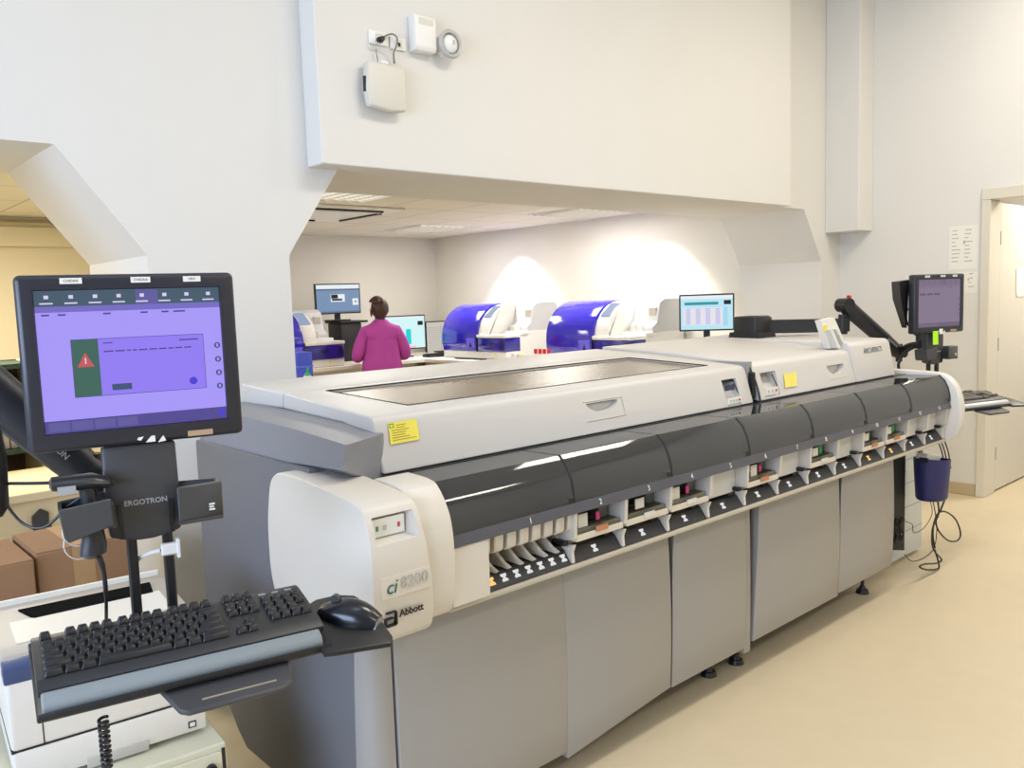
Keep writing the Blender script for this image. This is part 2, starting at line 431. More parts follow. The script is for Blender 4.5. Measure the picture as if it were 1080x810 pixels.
# smoked covers
CW = .4498
for i in range(7):
    xa, xb = 1.238+CW*i, 1.238+CW*(i+1)
    outer = [(1.634,.897),(1.636,.925),(1.645,.965),(1.662,1.0),(1.690,1.027),(1.855,1.024)]
    inner = [(1.855,1.020),(1.692,1.022),(1.667,.997),(1.650,.963),(1.641,.925),(1.639,.897)]
    b = MB(); b.prism(outer+inner, 'x', xa+.003, xb-.003)
    cv = b.build('smoked_cover', M_smoke, AN)
    b = MB(); b.tube([(xb-.001,y,z+.001) for y,z in outer[:-1]], .0035, 6, 0); b.b2(xb-.022,xb-.004,1.632,1.645,.898,.916,.002,1)
    b.build('cover_edge', M_black, cv)
b = MB(); b.b2(1.2,4.386,1.853,1.864,1.005,1.0255); b.build('lid_gap', M_black, AN)
b = MB(); b.prism([(1.862,1.0),(2.6,1.0),(2.6,1.07),(1.862,1.025)],'x',4.30,4.386,.003,1); b.build('dark_top_cover', mat('dark_top',(46,46,48),.25), AN)
# ---------------------------------------------------------------- sample bays
M_olive = smoked('carrier_tint', (168,162,142), (205,200,182), .1, 1.4, .5)
M_card = mat('card', (226,224,216), .7)
bays = {1:'lanes',2:'tray',3:'tray',4:'tray',5:'shut',6:'tray',7:'shut',8:'tray',9:'shut',10:'tray',11:'tray',12:'shut',13:'shut'}
edges = [1.366]+[P0+PITCHX*i for i in range(13)]
def icon(x, parent, lit=False):
    b = MB(); h = .011; y0 = 1.672; z0 = .738
    pts = [(-.010,-.011),(.010,-.011),(.010,-.005),(.003,0),(.010,.005),(.010,.011),(-.010,.011),(-.010,.005),(-.003,0),(-.010,-.005)]
    m = basis((x,1.6720,.7305),FX,(0,.025,.034))
    lo = [m @ Vector((u,v,0)) for u,v in pts]; hi = [m @ Vector((u,v,.0012)) for u,v in pts]
    vs = [b.bm.verts.new(p) for p in lo]; ws = [b.bm.verts.new(p) for p in hi]
    b.bm.faces.new(ws); n = len(pts)
    for i in range(n): b.bm.faces.new((vs[i],vs[(i+1)%n],ws[(i+1)%n],ws[i]))
    if lit:
        b.build('status_light', glow('amber_light',(255,205,120),1.3), parent, label='amber lit hourglass light')
    else: b.build('status_light', glow('white_light',(255,255,255),.9), parent)
M_tray = mat('tray_black', (44,44,46), .45)
for n in range(1, 14):
    xa, xb = edges[n-1], edges[n]
    b = MB(); b.prism([(1.658,.707),(1.80,.707),(1.80,.748),(1.686,.748),(1.661,.714)],'x',xa+.008,xb-.008,.002,1)
    b.b2(xb-.05,xb-.012,1.69,1.76,.747,.762,.003,1)
    tr = b.build('bay_tray', M_tray, AN)
    if n == 1:
        for k in range(7): icon(1.400+k*.0455, tr, k == 0)
    else: icon((xa+xb)/2-.005, tr, n in (10,11))
    # divider at the right hand side of the bay
    b = MB()
    b.prism([(1.640,.866),(1.645,.785),(1.70,.772),(1.82,.772),(1.83,.866)],'x',xb-.007,xb+.007,.002,1)
    b.prism([(1.655,.712),(1.658,.745),(1.648,.768),(1.70,.760),(1.80,.765),(1.80,.712)],'x',xb-.006,xb+.006,.002,1)
    dv = b.build('bay_divider', M_cream, AN)
    b = MB(); b.b2(xb-.028,xb-.008,1.665,1.72,.765,.779,.003,1); b.build('latch', M_black, dv)
    kind = bays[n]
    if kind == 'lanes':
        for k in range(8):
            x = xa+.004+k*.0465
            b = MB()
            b.prism([(1.652,.862),(1.656,.815),(1.672,.806),(1.80,.806),(1.80,.862)],'x',x-.015,x+.017,.003,1)
            b.prism([(1.735,.81),(1.80,.81),(1.80,.750),(1.672,.750),(1.664,.756),(1.690,.766),(1.716,.784)],'x',x-.006,x+.006,.002,1)
            b.build('lane_guide', M_cream, AN)
        b = MB(); b.b2(xa,xb-.01,1.775,1.80,.775,.864); b.build('bay_back', mat('lane_back',(96,100,96),.5), AN)
    elif kind == 'shut':
        b = MB(); b.b2(xa+.008,xb-.008,1.692,1.706,.760,.866,.002,1); sh = b.build('bay_shutter', mat('shutter',(214,214,210),.4), AN)
        b = MB(); b.b2(xa+.035,xa+.044,1.682,1.693,.772,.784,.002,1); b.build('catch', M_black, sh)
    else:
        b = MB(); b.b2(xa+.008,xb-.008,1.715,1.72,.745,.776); b.build('bay_sill', mat('sill_grey',(178,174,166),.5), AN)
        b = MB(); b.b2(xa+.008,xb-.008,1.79,1.80,.775,.866); b.build('bay_back', mat('bay_back',(196,191,174),.5), AN)
        b = MB(); b.b2(xa+.009,xb-.009,1.650,1.79,.774,.781); b.b2(xa+.009,xb-.009,1.650,1.656,.778,.793,.002,1)
        ct = b.build('carrier_tray', mat('tray_cream',(232,224,206),.45), AN)
        b = MB(); b.b2(xa+.016,xb-.016,1.660,1.664,.782,.806); b.b2(xa+.016,xb-.016,1.77,1.775,.782,.85)
        b.b2(xa+.02,xb-.02,1.69,1.765,.782,.800,.004,1); b.build('sample_carrier', M_olive, ct)
        b = MB(); b.b2(xa+.02,xb-.02,1.672,1.70,.801,.807); b.b2(xa+.02,xb-.02,1.725,1.735,.801,.810); b.build('carrier_rim', mat('rim_olive',(74,70,56),.5), ct)
        b = MB(); b.b2(xb-.06,xb-.02,1.70,1.775,.785,.862,.004,1); b.build('carrier_block', mat('carrier_dark',(104,110,104),.5), ct)
        b = MB()
        cx = {2:xa+.055,3:xa+.09,4:xa+.055}.get(n, xa+.075)
        if n in (3,8,10,11): b.b2(cx-.020,cx+.022,1.666,1.669,.812,.844)
        else: b.b2(cx-.022,cx+.018,1.666,1.669,.806,.846)
        b.build('paper_card', M_card, ct)
        if n in (2,4,6): 
            b = MB(); b.b2(xa+.118,xa+.134,1.672,1.676,.812,.838,.003,2); b.build('coloured_mark', M_pink, ct)
        if n in (8,11): 
            b = MB(); b.b2(xa+.12,xa+.142,1.672,1.676,.812,.846,.003,2); b.build('coloured_mark', M_green, ct)
        b = MB(); b.b2(xa+.09,xa+.14,1.645,1.6495,.784 if n!=2 else .788,.800 if n!=2 else .805)
        b.build('carrier_label', mat('faded_orange',(196,132,96),.7) if n in (2,6,10,11) else M_card, ct)
# ---------------------------------------------------------------- lids
ZL = lambda y: 1.178+(y-1.925)*(1.213-1.178)/(2.42-1.925)
b = MB(); b.prism([(1.866,1.027),(1.905,1.160),(1.912,1.172),(1.925,1.178),(2.415,1.213),(2.42,1.163),(2.06,1.150),(2.05,1.035)], 'x', 1.205, 2.985, .006, 3)
lid = b.build('lid', M_shell, AN)
def pocket(x0, x1, z0, z1, deep=.05, lean=.30):
    """a control pocket in the sloped lid front"""
    k = MB(); y = lambda z: 1.866+(z-1.032)*lean
    k.hexa([(x0,y(z0)-.03,z0),(x1,y(z0)-.03,z0),(x1-.006,y(z0)+deep*.25,z0),(x0+.006,y(z0)+deep*.25,z0),(x0,y(z1)-.03,z1),(x1,y(z1)-.03,z1),(x1-.006,y(z1)+deep,z1-.004),(x0+.006,y(z1)+deep,z1-.004)])
    bmesh.ops.recalc_face_normals(k.bm, faces=k.bm.faces); return k
k1 = MB()
k1.hexa([(1.385,2.00,1.172),(2.86,2.00,1.172),(2.80,2.36,1.197),(1.33,2.37,1.197),(1.385,2.00,1.25),(2.86,2.00,1.25),(2.80,2.36,1.25),(1.33,2.37,1.25)])
bmesh.ops.recalc_face_normals(k1.bm, faces=k1.bm.faces)
def moon(xc, z1, w, h, y0=1.84, y1=1.93):
    k = MB(); pts = [(xc-w/2,z1),(xc+w/2,z1)]+[(xc+w/2*math.cos(t),z1-h*math.sin(t)) for t in [PI*i/10 for i in range(1,10)]]
    k.prism(pts, 'y', y0, y1); bmesh.ops.recalc_face_normals(k.bm, faces=k.bm.faces); return k
def fr(px, py, y=1.89): v = U(px,py,'y',y); return v.x, v.z
hx0, hz = fr(619,423); hx1, _ = fr(652,416)
px0, _ = fr(765,410); px1, _ = fr(781,410)
cut(lid, k1, moon((hx0+hx1)/2, 1.125, hx1-hx0, .032, 1.80, 1.912), pocket(2.80, 2.905, 1.028, 1.135))
b = MB(); b.hexa([(1.387,2.002,1.1723),(2.858,2.002,1.1723),(2.798,2.358,1.1973),(1.332,2.368,1.1973),(1.387,2.002,1.178),(2.858,2.002,1.178),(2.798,2.358,1.203),(1.332,2.368,1.203)])
b.build('lid_window', M_bronze, lid)
b = MB()
for a_, c_ in (((1.385,2.0,1.1835),(2.86,2.0,1.1835)),((1.33,2.37,1.2095),(1.385,2.0,1.1835)),((2.80,2.36,1.209),(2.86,2.0,1.1835)),((1.33,2.37,1.2095),(2.80,2.36,1.209))): b.tube([a_,c_], .0025, 6, 0)
b.build('window_seal', M_black, lid)
b = MB(); b.b2(2.815,2.875,1.885,1.889,1.09,1.112); b.build('display', mat('display_blue',(24,44,84),.2), lid)
b = MB(); b.b2(2.808,2.90,1.868,1.872,1.040,1.062); kp = b.build('key_strip', mat('key_panel',(238,240,232),.4), lid)
for i in range(4):
    b = MB(); b.b2(2.82+i*.02,2.83+i*.02,1.866,1.869,1.047,1.055); b.build('indicator_key', M_red if i==3 else mat('grey_key',(190,190,184),.5), kp)
b = MB(); b.tube([(2.893,1.905,1.128),(2.908,1.872,1.04)],.0022,6,0); b.build('pocket_edge', M_black, lid)
# handle plate outline
b = MB()
xx0, xx1, zz0, zz1 = hx0-.012, hx1+.022, 1.07, 1.132
yy = lambda z: 1.865+(z-1.032)*.30
for p, q in (((xx0,zz1),(xx1,zz1)),((xx1,zz1),(xx1,zz0)),((xx1,zz0),(xx0,zz0))): b.tube([(p[0],yy(p[1]),p[1]),(q[0],yy(q[1]),q[1])],.0014,6,0)
b.build('handle_plate', M_cream, lid)
# rear lid
b = MB(); b.prism([(2.427,1.163),(2.427,1.2135),(2.72,1.228),(2.73,1.16)], 'x', 1.205, 2.985, .008, 3); b.build('rear_lid', M_shell, AN)
b = MB(); b.b2(1.215,2.985,2.41,2.43,1.15,1.20); b.b2(1.215,2.98,1.91,2.42,1.12,1.135); b.build('lid_seam', M_black, AN)
# shoulder below the lid at the left end
b = MB()
sec = [  # front to back: (y, z of lower edge, z of the outer top edge, z at the lid)
 (1.797,1.074,1.136,1.134),(2.05,1.062,1.150,1.150),(2.30,1.045,1.158,1.160),(2.55,1.03,1.160,1.165),(2.70,1.02,1.158,1.165)]
rings = []
for y, zl, zt, zi in sec:
    dy = .078 if y < 1.9 else 0
    rings.append([(1.043,y,zl),(1.055,y,zt),(1.206,y+dy,zi),(1.225,y+dy+.015,zi),(1.225,y+dy+.015,1.0),(1.10,y+dy*.5,zl-.03)])
fs = b.loft(rings); b.build('end_shoulder', mat('shoulder_grey',(132,134,141),.45,bump=.12,scale=400), AN, smooth=False)
# immunoassay side: lower left lid and the higher right box
b = MB(); b.prism([(1.866,1.027),(1.905,1.168),(1.925,1.184),(2.30,1.216),(2.72,1.236),(2.73,1.06),(1.93,1.04)], 'x', 3.025, 3.875, .008, 3)
l2 = b.build('lid', M_shell, AN)
b = MB(); b.prism([(1.864,1.027),(1.898,1.200),(1.915,1.215),(2.72,1.238),(2.73,1.06),(1.93,1.04)], 'x', 3.872, 4.292, .008, 3)
l3 = b.build('lid', M_shell, AN)
cut(l2, pocket(3.075, 3.20, 1.036, 1.140))
b = MB(); b.b2(3.085,3.18,1.872,1.876,1.045,1.075); kp = b.build('key_strip', mat('key_panel',(238,240,232),.4), l2)
for i in range(3):
    b = MB(); b.b2(3.10+i*.03,3.11+i*.03,1.870,1.873,1.055,1.066); b.build('indicator_key', M_red if i==2 else mat('grey_key',(190,190,184),.5), kp)
b = MB(); b.tube([(3.185,1.905,1.125),(3.203,1.872,1.04)],.0022,6,0); b.build('pocket_edge', M_black, l2)
hx0, _ = fr(872,384); hx1, _ = fr(890,380)
cut(l2, moon((hx0+hx1)/2, 1.125, hx1-hx0, .045, 1.80, 1.915))
b = MB(); xx0, xx1, zz0, zz1 = hx0-.005, hx1+.02, 1.065, 1.132
for p, q in (((xx0,zz1),(xx1,zz1)),((xx1,zz1),(xx1,zz0)),((xx1,zz0),(xx0,zz0)),((xx0,zz0),(xx0,zz1))): b.tube([(p[0],yy(p[1])+.001,p[1]),(q[0],yy(q[1])+.001,q[1])],.0014,6,0)
b.build('handle_plate', M_cream, l2)
b = MB(); b.b2(2.985,3.025,1.90,2.72,1.02,1.19); b.build('lid_joint', mat('joint_grey',(150,150,150),.5), AN)
b = MB(); b.tube([(3.012,1.905,1.17),(3.018,1.875,1.10),(3.020,1.858,1.03)],.005,8,4); b.b2(2.998,3.018,1.875,1.91,1.04,1.15,.006,1); b.build('joint_seal', M_black, AN)
slope = Vector((0,.30,1)).normalized()
lettering('model_name', 'ARCHITECT', .037, basis((4.09,1.8885,1.168),FX,slope), mat('steel_ink',(112,116,118),.5), l3)
# sticky notices on the lids
def notice(name, q, y, m, parent, label, lines=0):
    b = MB()
    pts = []
    for px, py in q:
        v = U(px, py, 'y', y); 
        yv = 1.866+(v.z-1.032)*.30; v = U(px, py, 'y', yv-.0025); pts.append(v)
    b.poly(pts); n = (pts[1]-pts[0]).cross(pts[3]-pts[0]).normalized()
    b.poly([p+n*.0008*(1 if n.y<0 else -1) for p in pts])
    o = b.build(name, m, parent, label=label)
    if lines:
        b = MB(); a, bb, c, d = pts; s = (1 if n.y<0 else -1)
        rnd = random.Random(4)
        for i in range(lines):
            t = .14+.8*i/lines; h = .03
            L = a.lerp(d,t); R = bb.lerp(c,t); L2 = a.lerp(d,t+h); R2 = bb.lerp(c,t+h)
            u0 = .25 if i < 2 else .08; u1 = rnd.uniform(.5,.95)
            b.poly([p+n*.0016*s for p in (L.lerp(R,u0),L.lerp(R,u1),L2.lerp(R2,u1),L2.lerp(R2,u0))])
        b.build('printed_lines', mat('faint_ink',(150,136,60),.8), o)
        b = MB(); 
        for f0, f1, g0, g1 in ((.03,.18,.05,.08),(.03,.18,.22,.25),(.03,.055,.05,.25),(.155,.18,.05,.25)):
            P = lambda u,t: a.lerp(bb,u).lerp(d.lerp(c,u),t)+n*.0016*s
            b.poly([P(f0,g0),P(f1,g0),P(f1,g1),P(f0,g1)])
        b.build('green_frame', M_green, o)
    return o
notice('yellow_notice', [(409,446.5),(439,441.5),(442.5,463.5),(412,469)], 1.89, M_yellow, lid, 'yellow paper notice with printed lines', 7)
notice('yellow_note', [(826.5,394),(840,392.5),(840.5,407),(828,409)], 1.89, mat('pale_yellow',(236,220,110),.8,noise=.15,scale=60), l2, 'small pale yellow note')
# ------------------------------------------------------------------ operator stations (arm, monitor, keyboard, mouse, scanner)
def part(b, name, m, parent, label=None, smooth=True):
    o = b.build(name, m, None, smooth); o.parent = parent
    if label: o['label'] = label
    return o
def Mst(o, yaw): return Matrix.Translation(o) @ Matrix.Rotation(math.radians(yaw), 4, 'Z')
ML = Mst((.5,1.56,1.395), -13)
MR = Mst((4.80,1.85,1.375), -19)
def root(name, M, label, cat, group=None):
    o = bpy.data.objects.new(name, None); COL.objects.link(o); o.empty_display_size = .05; o.matrix_basis = M
    return tag(o, label, cat, group)
def txt(name, s, size, o, ex, ey, m, parent, **k):
    t = lettering(name, s, size, basis(o, ex, ey), m, None, **k); t.parent = parent; return t
M_bez = mat('monitor_bezel', (38,39,48), .35)
def rect(b, x0, x1, z0, z1, y): b.poly([(x0,y,z0),(x1,y,z0),(x1,y,z1),(x0,y,z1)])

def monitor(M, label, ui):
    r = root('monitor', M, label, 'monitor', 'touch screen monitors on arms')
    W, H = .178, .152
    b = MB(); b.b2(-W,W,.0,.045,-H,H,.010,3); b.box((0,.06,-.01),(.26,.05,.22),None,.02,3); shell = part(b, 'housing', M_bez, r)
    c = MB(); c.hexa([(-.156,-.02,-.128),(.156,-.02,-.128),(.150,.006,-.120),(-.150,.006,-.120),(-.156,-.02,.132),(.156,-.02,.132),(.150,.006,.125),(-.150,.006,.125)])
    bmesh.ops.recalc_face_normals(c.bm, faces=c.bm.faces)
    # bake the screen recess in local space
    me = c.mesh('cutter', [M_bez], False); k = bpy.data.objects.new('k', me); COL.objects.link(k); k.matrix_basis = M
    md = shell.modifiers.new('c','BOOLEAN'); md.object = k; md.solver = 'EXACT'; bpy.context.view_layer.update()
    nm = bpy.data.meshes.new_from_object(shell.evaluated_get(bpy.context.evaluated_depsgraph_get())); shell.modifiers.clear(); shell.data = nm
    for p in nm.polygons: p.use_smooth = True
    nm.set_sharp_from_angle(angle=math.radians(30)); bpy.data.objects.remove(k)
    b = MB(); Y = .0045
    names = ['bg','top','bar','dlg','side','btn','tri','foot','circ','txt','tab']
    cols = ui
    mats = [glow('screen_%s_%s' % (cat_, n), cols[n], cols['s']) for cat_ in (cols['id'],) for n in names]
    ix = {n:i for i, n in enumerate(names)}
    rect(b,-.150,.150,-.120,.125,Y)
    def q(n, x0,x1,z0,z1,d=1): b.m = ix[n]; rect(b,x0,x1,z0,z1,Y-.0003*d)
    q('top',-.150,.150,.098,.125); q('tab',.008,.045,.098,.124,2); q('bar',-.150,.150,.088,.098)
    q('foot',-.150,.150,-.120,-.098)
    for i in range(4): q('tab',-.145+i*.036,-.112+i*.036,-.117,-.101,2)
    for i in range(8):
        x = -.132+i*.0375; q('txt',x-.010,x+.010,.102,.1045,3); q('txt',x-.003,x+.004,.111,.117,3)
    for i, x in enumerate((-.135,-.11,-.04,.02,.055,.075)): q('foot',x-.006,x+.006+.008*(i==5),.082,.085,1)
    if cols['dialog']:
        q('foot',-.1005,.1175,-.0605,.0405,1); q('dlg',-.0995,.1165,-.0595,.0395,2); q('side',-.0995,-.058,-.0595,.0395,3)
        b.m = ix['tri']; b.poly([(-.093,Y-.0013,-.008),(-.066,Y-.0013,-.008),(-.0795,Y-.0013,.017)])
        q('txt',-.0805,-.0785,-.003,.008,6)
        q('btn',-.041,-.009,-.052,-.041,4)
        q('foot',-.05,-.035,.031,.033,4); q('foot',.075,.108,.030,.0325,4)
        x = -.05; rnd = random.Random(2)
        while x < .095:
            w = rnd.uniform(.006,.016); q('foot',x,x+w,.016,.0185,4); x += w+.003
        for (x, z, rr) in ((.095,-.045,.007),): 
            b.m = ix['circ']; b.poly([(x+rr*math.cos(t),Y-.0013,z+rr*math.sin(t)) for t in [2*PI*i/16 for i in range(16)]])
    else:
        for i in range(3): q('btn',-.14+i*.05,-.098+i*.05,.045,.055,2)
    for z in (.018,-.008,-.033,-.058):
        b.m = ix['btn']; x = .141; b.poly([(x+.0055*math.cos(t),Y-.0006,z+.0055*math.sin(t)) for t in [2*PI*i/14 for i in range(14)]])
        q('bg',x-.002,x+.002,z-.003,z+.003,3)
    b.m = ix['circ']; b.poly([(.141+.006*math.cos(t),Y-.0013,-.108+.006*math.sin(t)) for t in [2*PI*i/14 for i in range(14)]])
    part(b, 'screen', mats, r, smooth=False)
    for (x, w, s) in ((-.092,.034,'CHIDAA'),(.018,.032,'CHIDAA'),(.104,.030,'URA'))[:3]:
        b = MB(); b.b2(x-w/2,x+w/2,-.0012,.0005,.136,.146); l = part(b, 'bezel_label', M_paper, r)
        txt('lettering', s, .0062, (x,-.0014,.141), FX, FZ, M_ink, l, depth=.0001)
    b = MB(); b.b2(.078,.122,-.0012,.0005,-.147,-.137); part(b, 'bezel_label', mat('tan_label',(178,150,120),.6), r, 'tan label')
    b = MB(); b.prism([(.006,-.150),(.022,-.150),(.022,-.139),(.016,-.139)],'y',-.001,.0005); b.prism([(.026,-.152),(.040,-.150),(.036,-.140)],'y',-.001,.0005); b.prism([(-.008,-.144),(-.002,-.146),(.003,-.139),(-.006,-.140)],'y',-.001,.0005)
    part(b, 'torn_sticker', M_paper, r)
    return r
UI_L = dict(id='l',bg=(172,156,255),top=(70,92,108),bar=(120,110,200),dlg=(150,128,250),side=(62,104,92),btn=(64,84,120),tri=(205,90,90),foot=(84,74,150),circ=(76,64,214),txt=(220,215,250),tab=(98,92,160),s=1.15,dialog=True)
UI_R = dict(id='r',bg=(150,134,160),top=(136,120,148),bar=(140,126,152),dlg=(140,126,150),side=(120,110,130),btn=(112,96,120),tri=(120,100,120),foot=(124,108,134),circ=(120,106,132),txt=(150,134,160),tab=(128,114,140),s=.9,dialog=False)
mon_l = monitor(ML, 'touch screen monitor with bright violet display in the left foreground', UI_L)
mon_r = monitor(MR @ Matrix.Scale(1.05,4), 'touch screen monitor with dim mauve display at the far right end of the analyzer', UI_R)

def arm(M, label, right, A, B):
    r = root('articulated_stand', M, label, 'monitor arm', 'articulated monitor arms')
    # head plate with its curved lower edge
    b = MB(); pts = [(-.066,-.1545),(.058,-.1545),(.060,-.30),(.058,-.322)]+[(.058-.122*t,-.322-.012*math.sin(PI*t)) for t in (.2,.4,.6,.8)]+[(-.064,-.322),(-.066,-.30)]
    b.prism(pts,'y',.022,.060,.006,2)
    b.b2(-.05,.05,.0885,.118,-.21,.02,.006,1); b.b2(-.05,.05,.05,.10,-.21,-.160,.004,1)
    hd = part(b, 'head_plate', M_dark, r)
    for x in (-.045,.042):
        b = MB(); b.b2(x-.003,x+.003,.018,.0225,-.325,-.262); part(b, 'slot', M_black, hd)
    txt('maker_name', 'ERGOTRON', .0135, (0,.0208,-.262), FX, FZ, mat('pale_ink',(176,178,180),.5), hd, bold=.0002, depth=.0003)
    for x in (-.028,.034):
        b = MB(); b.b2(x-.009,x+.009,.035,.055,-.50,-.30,.003,1); b.box((x,.02,-.492),(.022,.06,.016),None,.003,1); part(b, 'drop_post', M_black, r)
    # side pockets
    b = MB()
    b.prism([(.050,-.020),(.128,-.012),(.132,.0),(.128,.030),(.060,.045),(.050,.045),(.050,.040),(.122,.024),(.124,.0),(.050,-.013)],'z',-.300,-.236,.002,1)
    b.prism([(.050,-.020),(.128,-.012),(.132,.0),(.128,.030),(.060,.045),(.050,.045)],'z',-.306,-.299)
    hp = part(b, 'side_pocket', M_dark, r)
    b = MB()
    for i in range(3): b.b2(.104,.114-.002*(i%2),-.0160,-.0135,-.287+i*.005,-.284+i*.005)
    part(b, 'printed_mark', M_white, hp)
    b = MB()
    b.prism([(-.142,-.245),(-.060,-.236),(-.058,-.284),(-.130,-.304),(-.136,-.295)],'y',-.040,-.034,.002,1)
    b.prism([(-.142,-.245),(-.060,-.236),(-.058,-.284),(-.130,-.304),(-.136,-.295)],'y',.034,.040,.002,1)
    b.prism([(-.142,-.245),(-.136,-.246),(-.130,-.295),(-.060,-.278),(-.058,-.284),(-.130,-.304),(-.136,-.295)],'y',-.036,.036)
    b.b2(-.066,-.055,-.03,.04,-.29,-.25)
    part(b, 'scanner_pocket', M_dark, r)
    # sloping arm
    A, B = Vector(A), Vector(B)
    d = (B-A).normalized(); n = d.cross(Vector((0,1,0))).normalized(); s = d.cross(n)
    def ring(p, hw, hh): return [p+n*hh*math.sin(t)+s*hw*math.cos(t) for t in [2*PI*i/16+PI/16 for i in range(16)]]
    b = MB(); rr = [ring(A-d*.01,.012,.014),ring(A,.032,.036),ring(A.lerp(B,.3),.034,.044),ring(A.lerp(B,.9),.036,.046),ring(B,.034,.044),ring(B+d*.018,.018,.026)]
    b.loft(rr); am = part(b, 'sloping_arm', mat('arm_black',(34,36,42),.42), r)
    mid = A.lerp(B,.22)
    t = txt('maker_name','ERGOTRON',.016, mid+Vector((0,-.037,0)), -d, -n, mat('pale_ink',(176,178,180),.5), am, depth=.001); 
    b = MB(); b.cyl((B.x,B.y-.038,B.z-.0),(B.x,B.y+.038,B.z),.038,None,24,bev=0); part(b, 'arm_joint', M_black, r)
    b = MB(); b.cyl((A.x,A.y-.040,A.z),(A.x,A.y+.040,A.z),.026,None,24); part(b, 'arm_joint', M_black, r)
    b = MB(); b.b2(-.06,.03,.055,.10,-.25,-.20,.008,2); b.tube([(-.03,.09,-.225),(-.05,.15,-.235),(A.x+.01,A.y,A.z+.01)],.020,10,4); b.cyl((A.x,A.y,A.z-.05),(A.x,A.y,A.z+.05),.018); part(b, 'swivel', M_black, r)
    return r, A, B
arm_l, A_, B_ = arm(ML, 'black articulated arm carrying the violet monitor in the left foreground', False, (-.075,.20,-.24), (-.40,.20,.146))
# left arm's post and column, partly outside the picture
b = MB(); b.cyl((-.40,.20,-.30),(-.40,.20,.15),.022,None,20); b.b2(-.60,-.38,.17,.235,-.33,-.28,.008,2); b.cyl((-.58,.215,-1.392),(-.58,.215,-.28),.03,None,24); b.cyl((-.58,.215,-1.395),(-.58,.215,-1.36),.16,.15,32); part(b, 'column', M_black, arm_l)
b = MB(); b.loft([[(x*k-.236,.06+y*k,z) for x,y in [(.024*math.cos(t),.020*math.sin(t)) for t in [2*PI*i/14 for i in range(14)]]] for z,k in ((-.262,.4),(-.245,.85),(-.16,1.0),(-.09,.75),(-.05,.6),(-.0,.9),(.04,.5))]); part(b, 'cable_guide', M_black, arm_l)
arm_r, _, _ = arm(MR, 'black articulated arm carrying the mauve monitor at the right end of the analyzer', True, (-.055,.22,-.275), (-.46,.22,.008))
B_ = _

# ---- keyboards
KW, KD = .455, .156
def kb_matrix():
    a, bq, c, d = [Vector(q) for q in ((.292,1.565,.941),(.74,1.487,.936),(.719,1.335,.907),(.27,1.413,.911))]
    ex = ((bq-a)+(c-d)).normalized(); ey = ((a-d)+(bq-c)).normalized()
    return basis(d, ex, ey)
MKL = kb_matrix()
M_key = mat('key_black', (33,34,37), .38); M_kb = mat('keyboard_black', (38,39,42), .45)
def keyboard(M, label, fine):
    r = root('keyboard', M, label, 'keyboard', 'keyboards on the monitor arms')
    b = MB(); b.prism([(-.002,-.016),(KD,-.018),(KD+.002,.0),(KD*.9,.003),(.020,.002),(-.002,-.004)],'x',0,KW,.003,2); part(b, 'case', M_kb, r)
    b = MB()
    for (z0,z1) in ((.375,.388),(.400,.412),(.425,.437)): b.b2(z0,z1,.134,.137,.003,.0062)
    part(b, 'status_light', mat('led_pale',(150,165,160),.4), r)
    rows = []   # u, v, width
    def row(v, us): rows.extend((u, v, w) for u, w in us)
    p = .0190
    row(.1345, [(.012,1)]+[(.012+p*(i+2)+.006*(i//4),1) for i in range(12)]+[(.308+p*i,1) for i in range(3)])
    row(.1035, [(.012+p*i,1) for i in range(13)]+[(.012+p*13,1.9)]+[(.308+p*i,1) for i in range(3)]+[(.373+p*i,1) for i in range(4)])
    row(.083, [(.012,1.5)]+[(.012+p*(i+1.5),1) for i in range(12)]+[(.012+p*13.5,1.4)]+[(.308+p*i,1) for i in range(3)]+[(.373+p*i,1) for i in range(4)])
    row(.0625, [(.012,1.75)]+[(.012+p*(i+1.75),1) for i in range(11)]+[(.012+p*12.75,2.15)]+[(.373+p*i,1) for i in range(3)])
    row(.042, [(.012,2.25)]+[(.012+p*(i+2.25),1) for i in range(10)]+[(.012+p*12.25,2.65)]+[(.308+p,1)]+[(.373+p*i,1) for i in range(4)])
    row(.0215, [(.012,1.5),(.012+p*1.5,1.25),(.012+p*2.75,1.25),(.012+p*4,6),(.012+p*10,1.25),(.012+p*11.25,1.25),(.012+p*12.5,2.4)]+[(.308+p*i,1) for i in range(3)]+[(.373,1.95),(.373+p*2,1)])
    rows = rows[:100]
    cache = {}
    def keymesh(w):
        if w not in cache:
            b = MB(); ww = p*w-.0015; b.box((ww/2,.0085,.0045),(ww,.0172,.009),None,0)
            for v in b.bm.verts:
                if v.co.z > .005: v.co.x = ww/2+(v.co.x-ww/2)*(1-.0055/ww); v.co.y = .0095+(v.co.y-.0085)*.68
            b.bevel(list(b.bm.faces), .0010, 1)
            cache[w] = b.mesh('key', M_key)
        return cache[w]
    if fine:
        for u, v, w in rows:
            o = bpy.data.objects.new('key', keymesh(w)); COL.objects.link(o); o.parent = r; o.location = (u, v, .003)
    else:
        b = MB()
        for u, v, w in rows: b.box((u+p*w/2,v+.009,.007),(p*w-.002,.015,.008))
        o = part(b, 'keys', mat('worn_keys',(96,92,84),.5), r, smooth=False); o['kind'] = 'stuff'
    return r
kb_l = keyboard(MKL, 'black keyboard behind a blue-grey wrist rest in the left foreground', True)
REL = MR @ ML.inverted()
SHIFT = Matrix.Translation((.03,-.02,-.035))
kb_r = keyboard(SHIFT @ REL @ MKL, 'dusty black keyboard on the far tray beside the doorway', False)
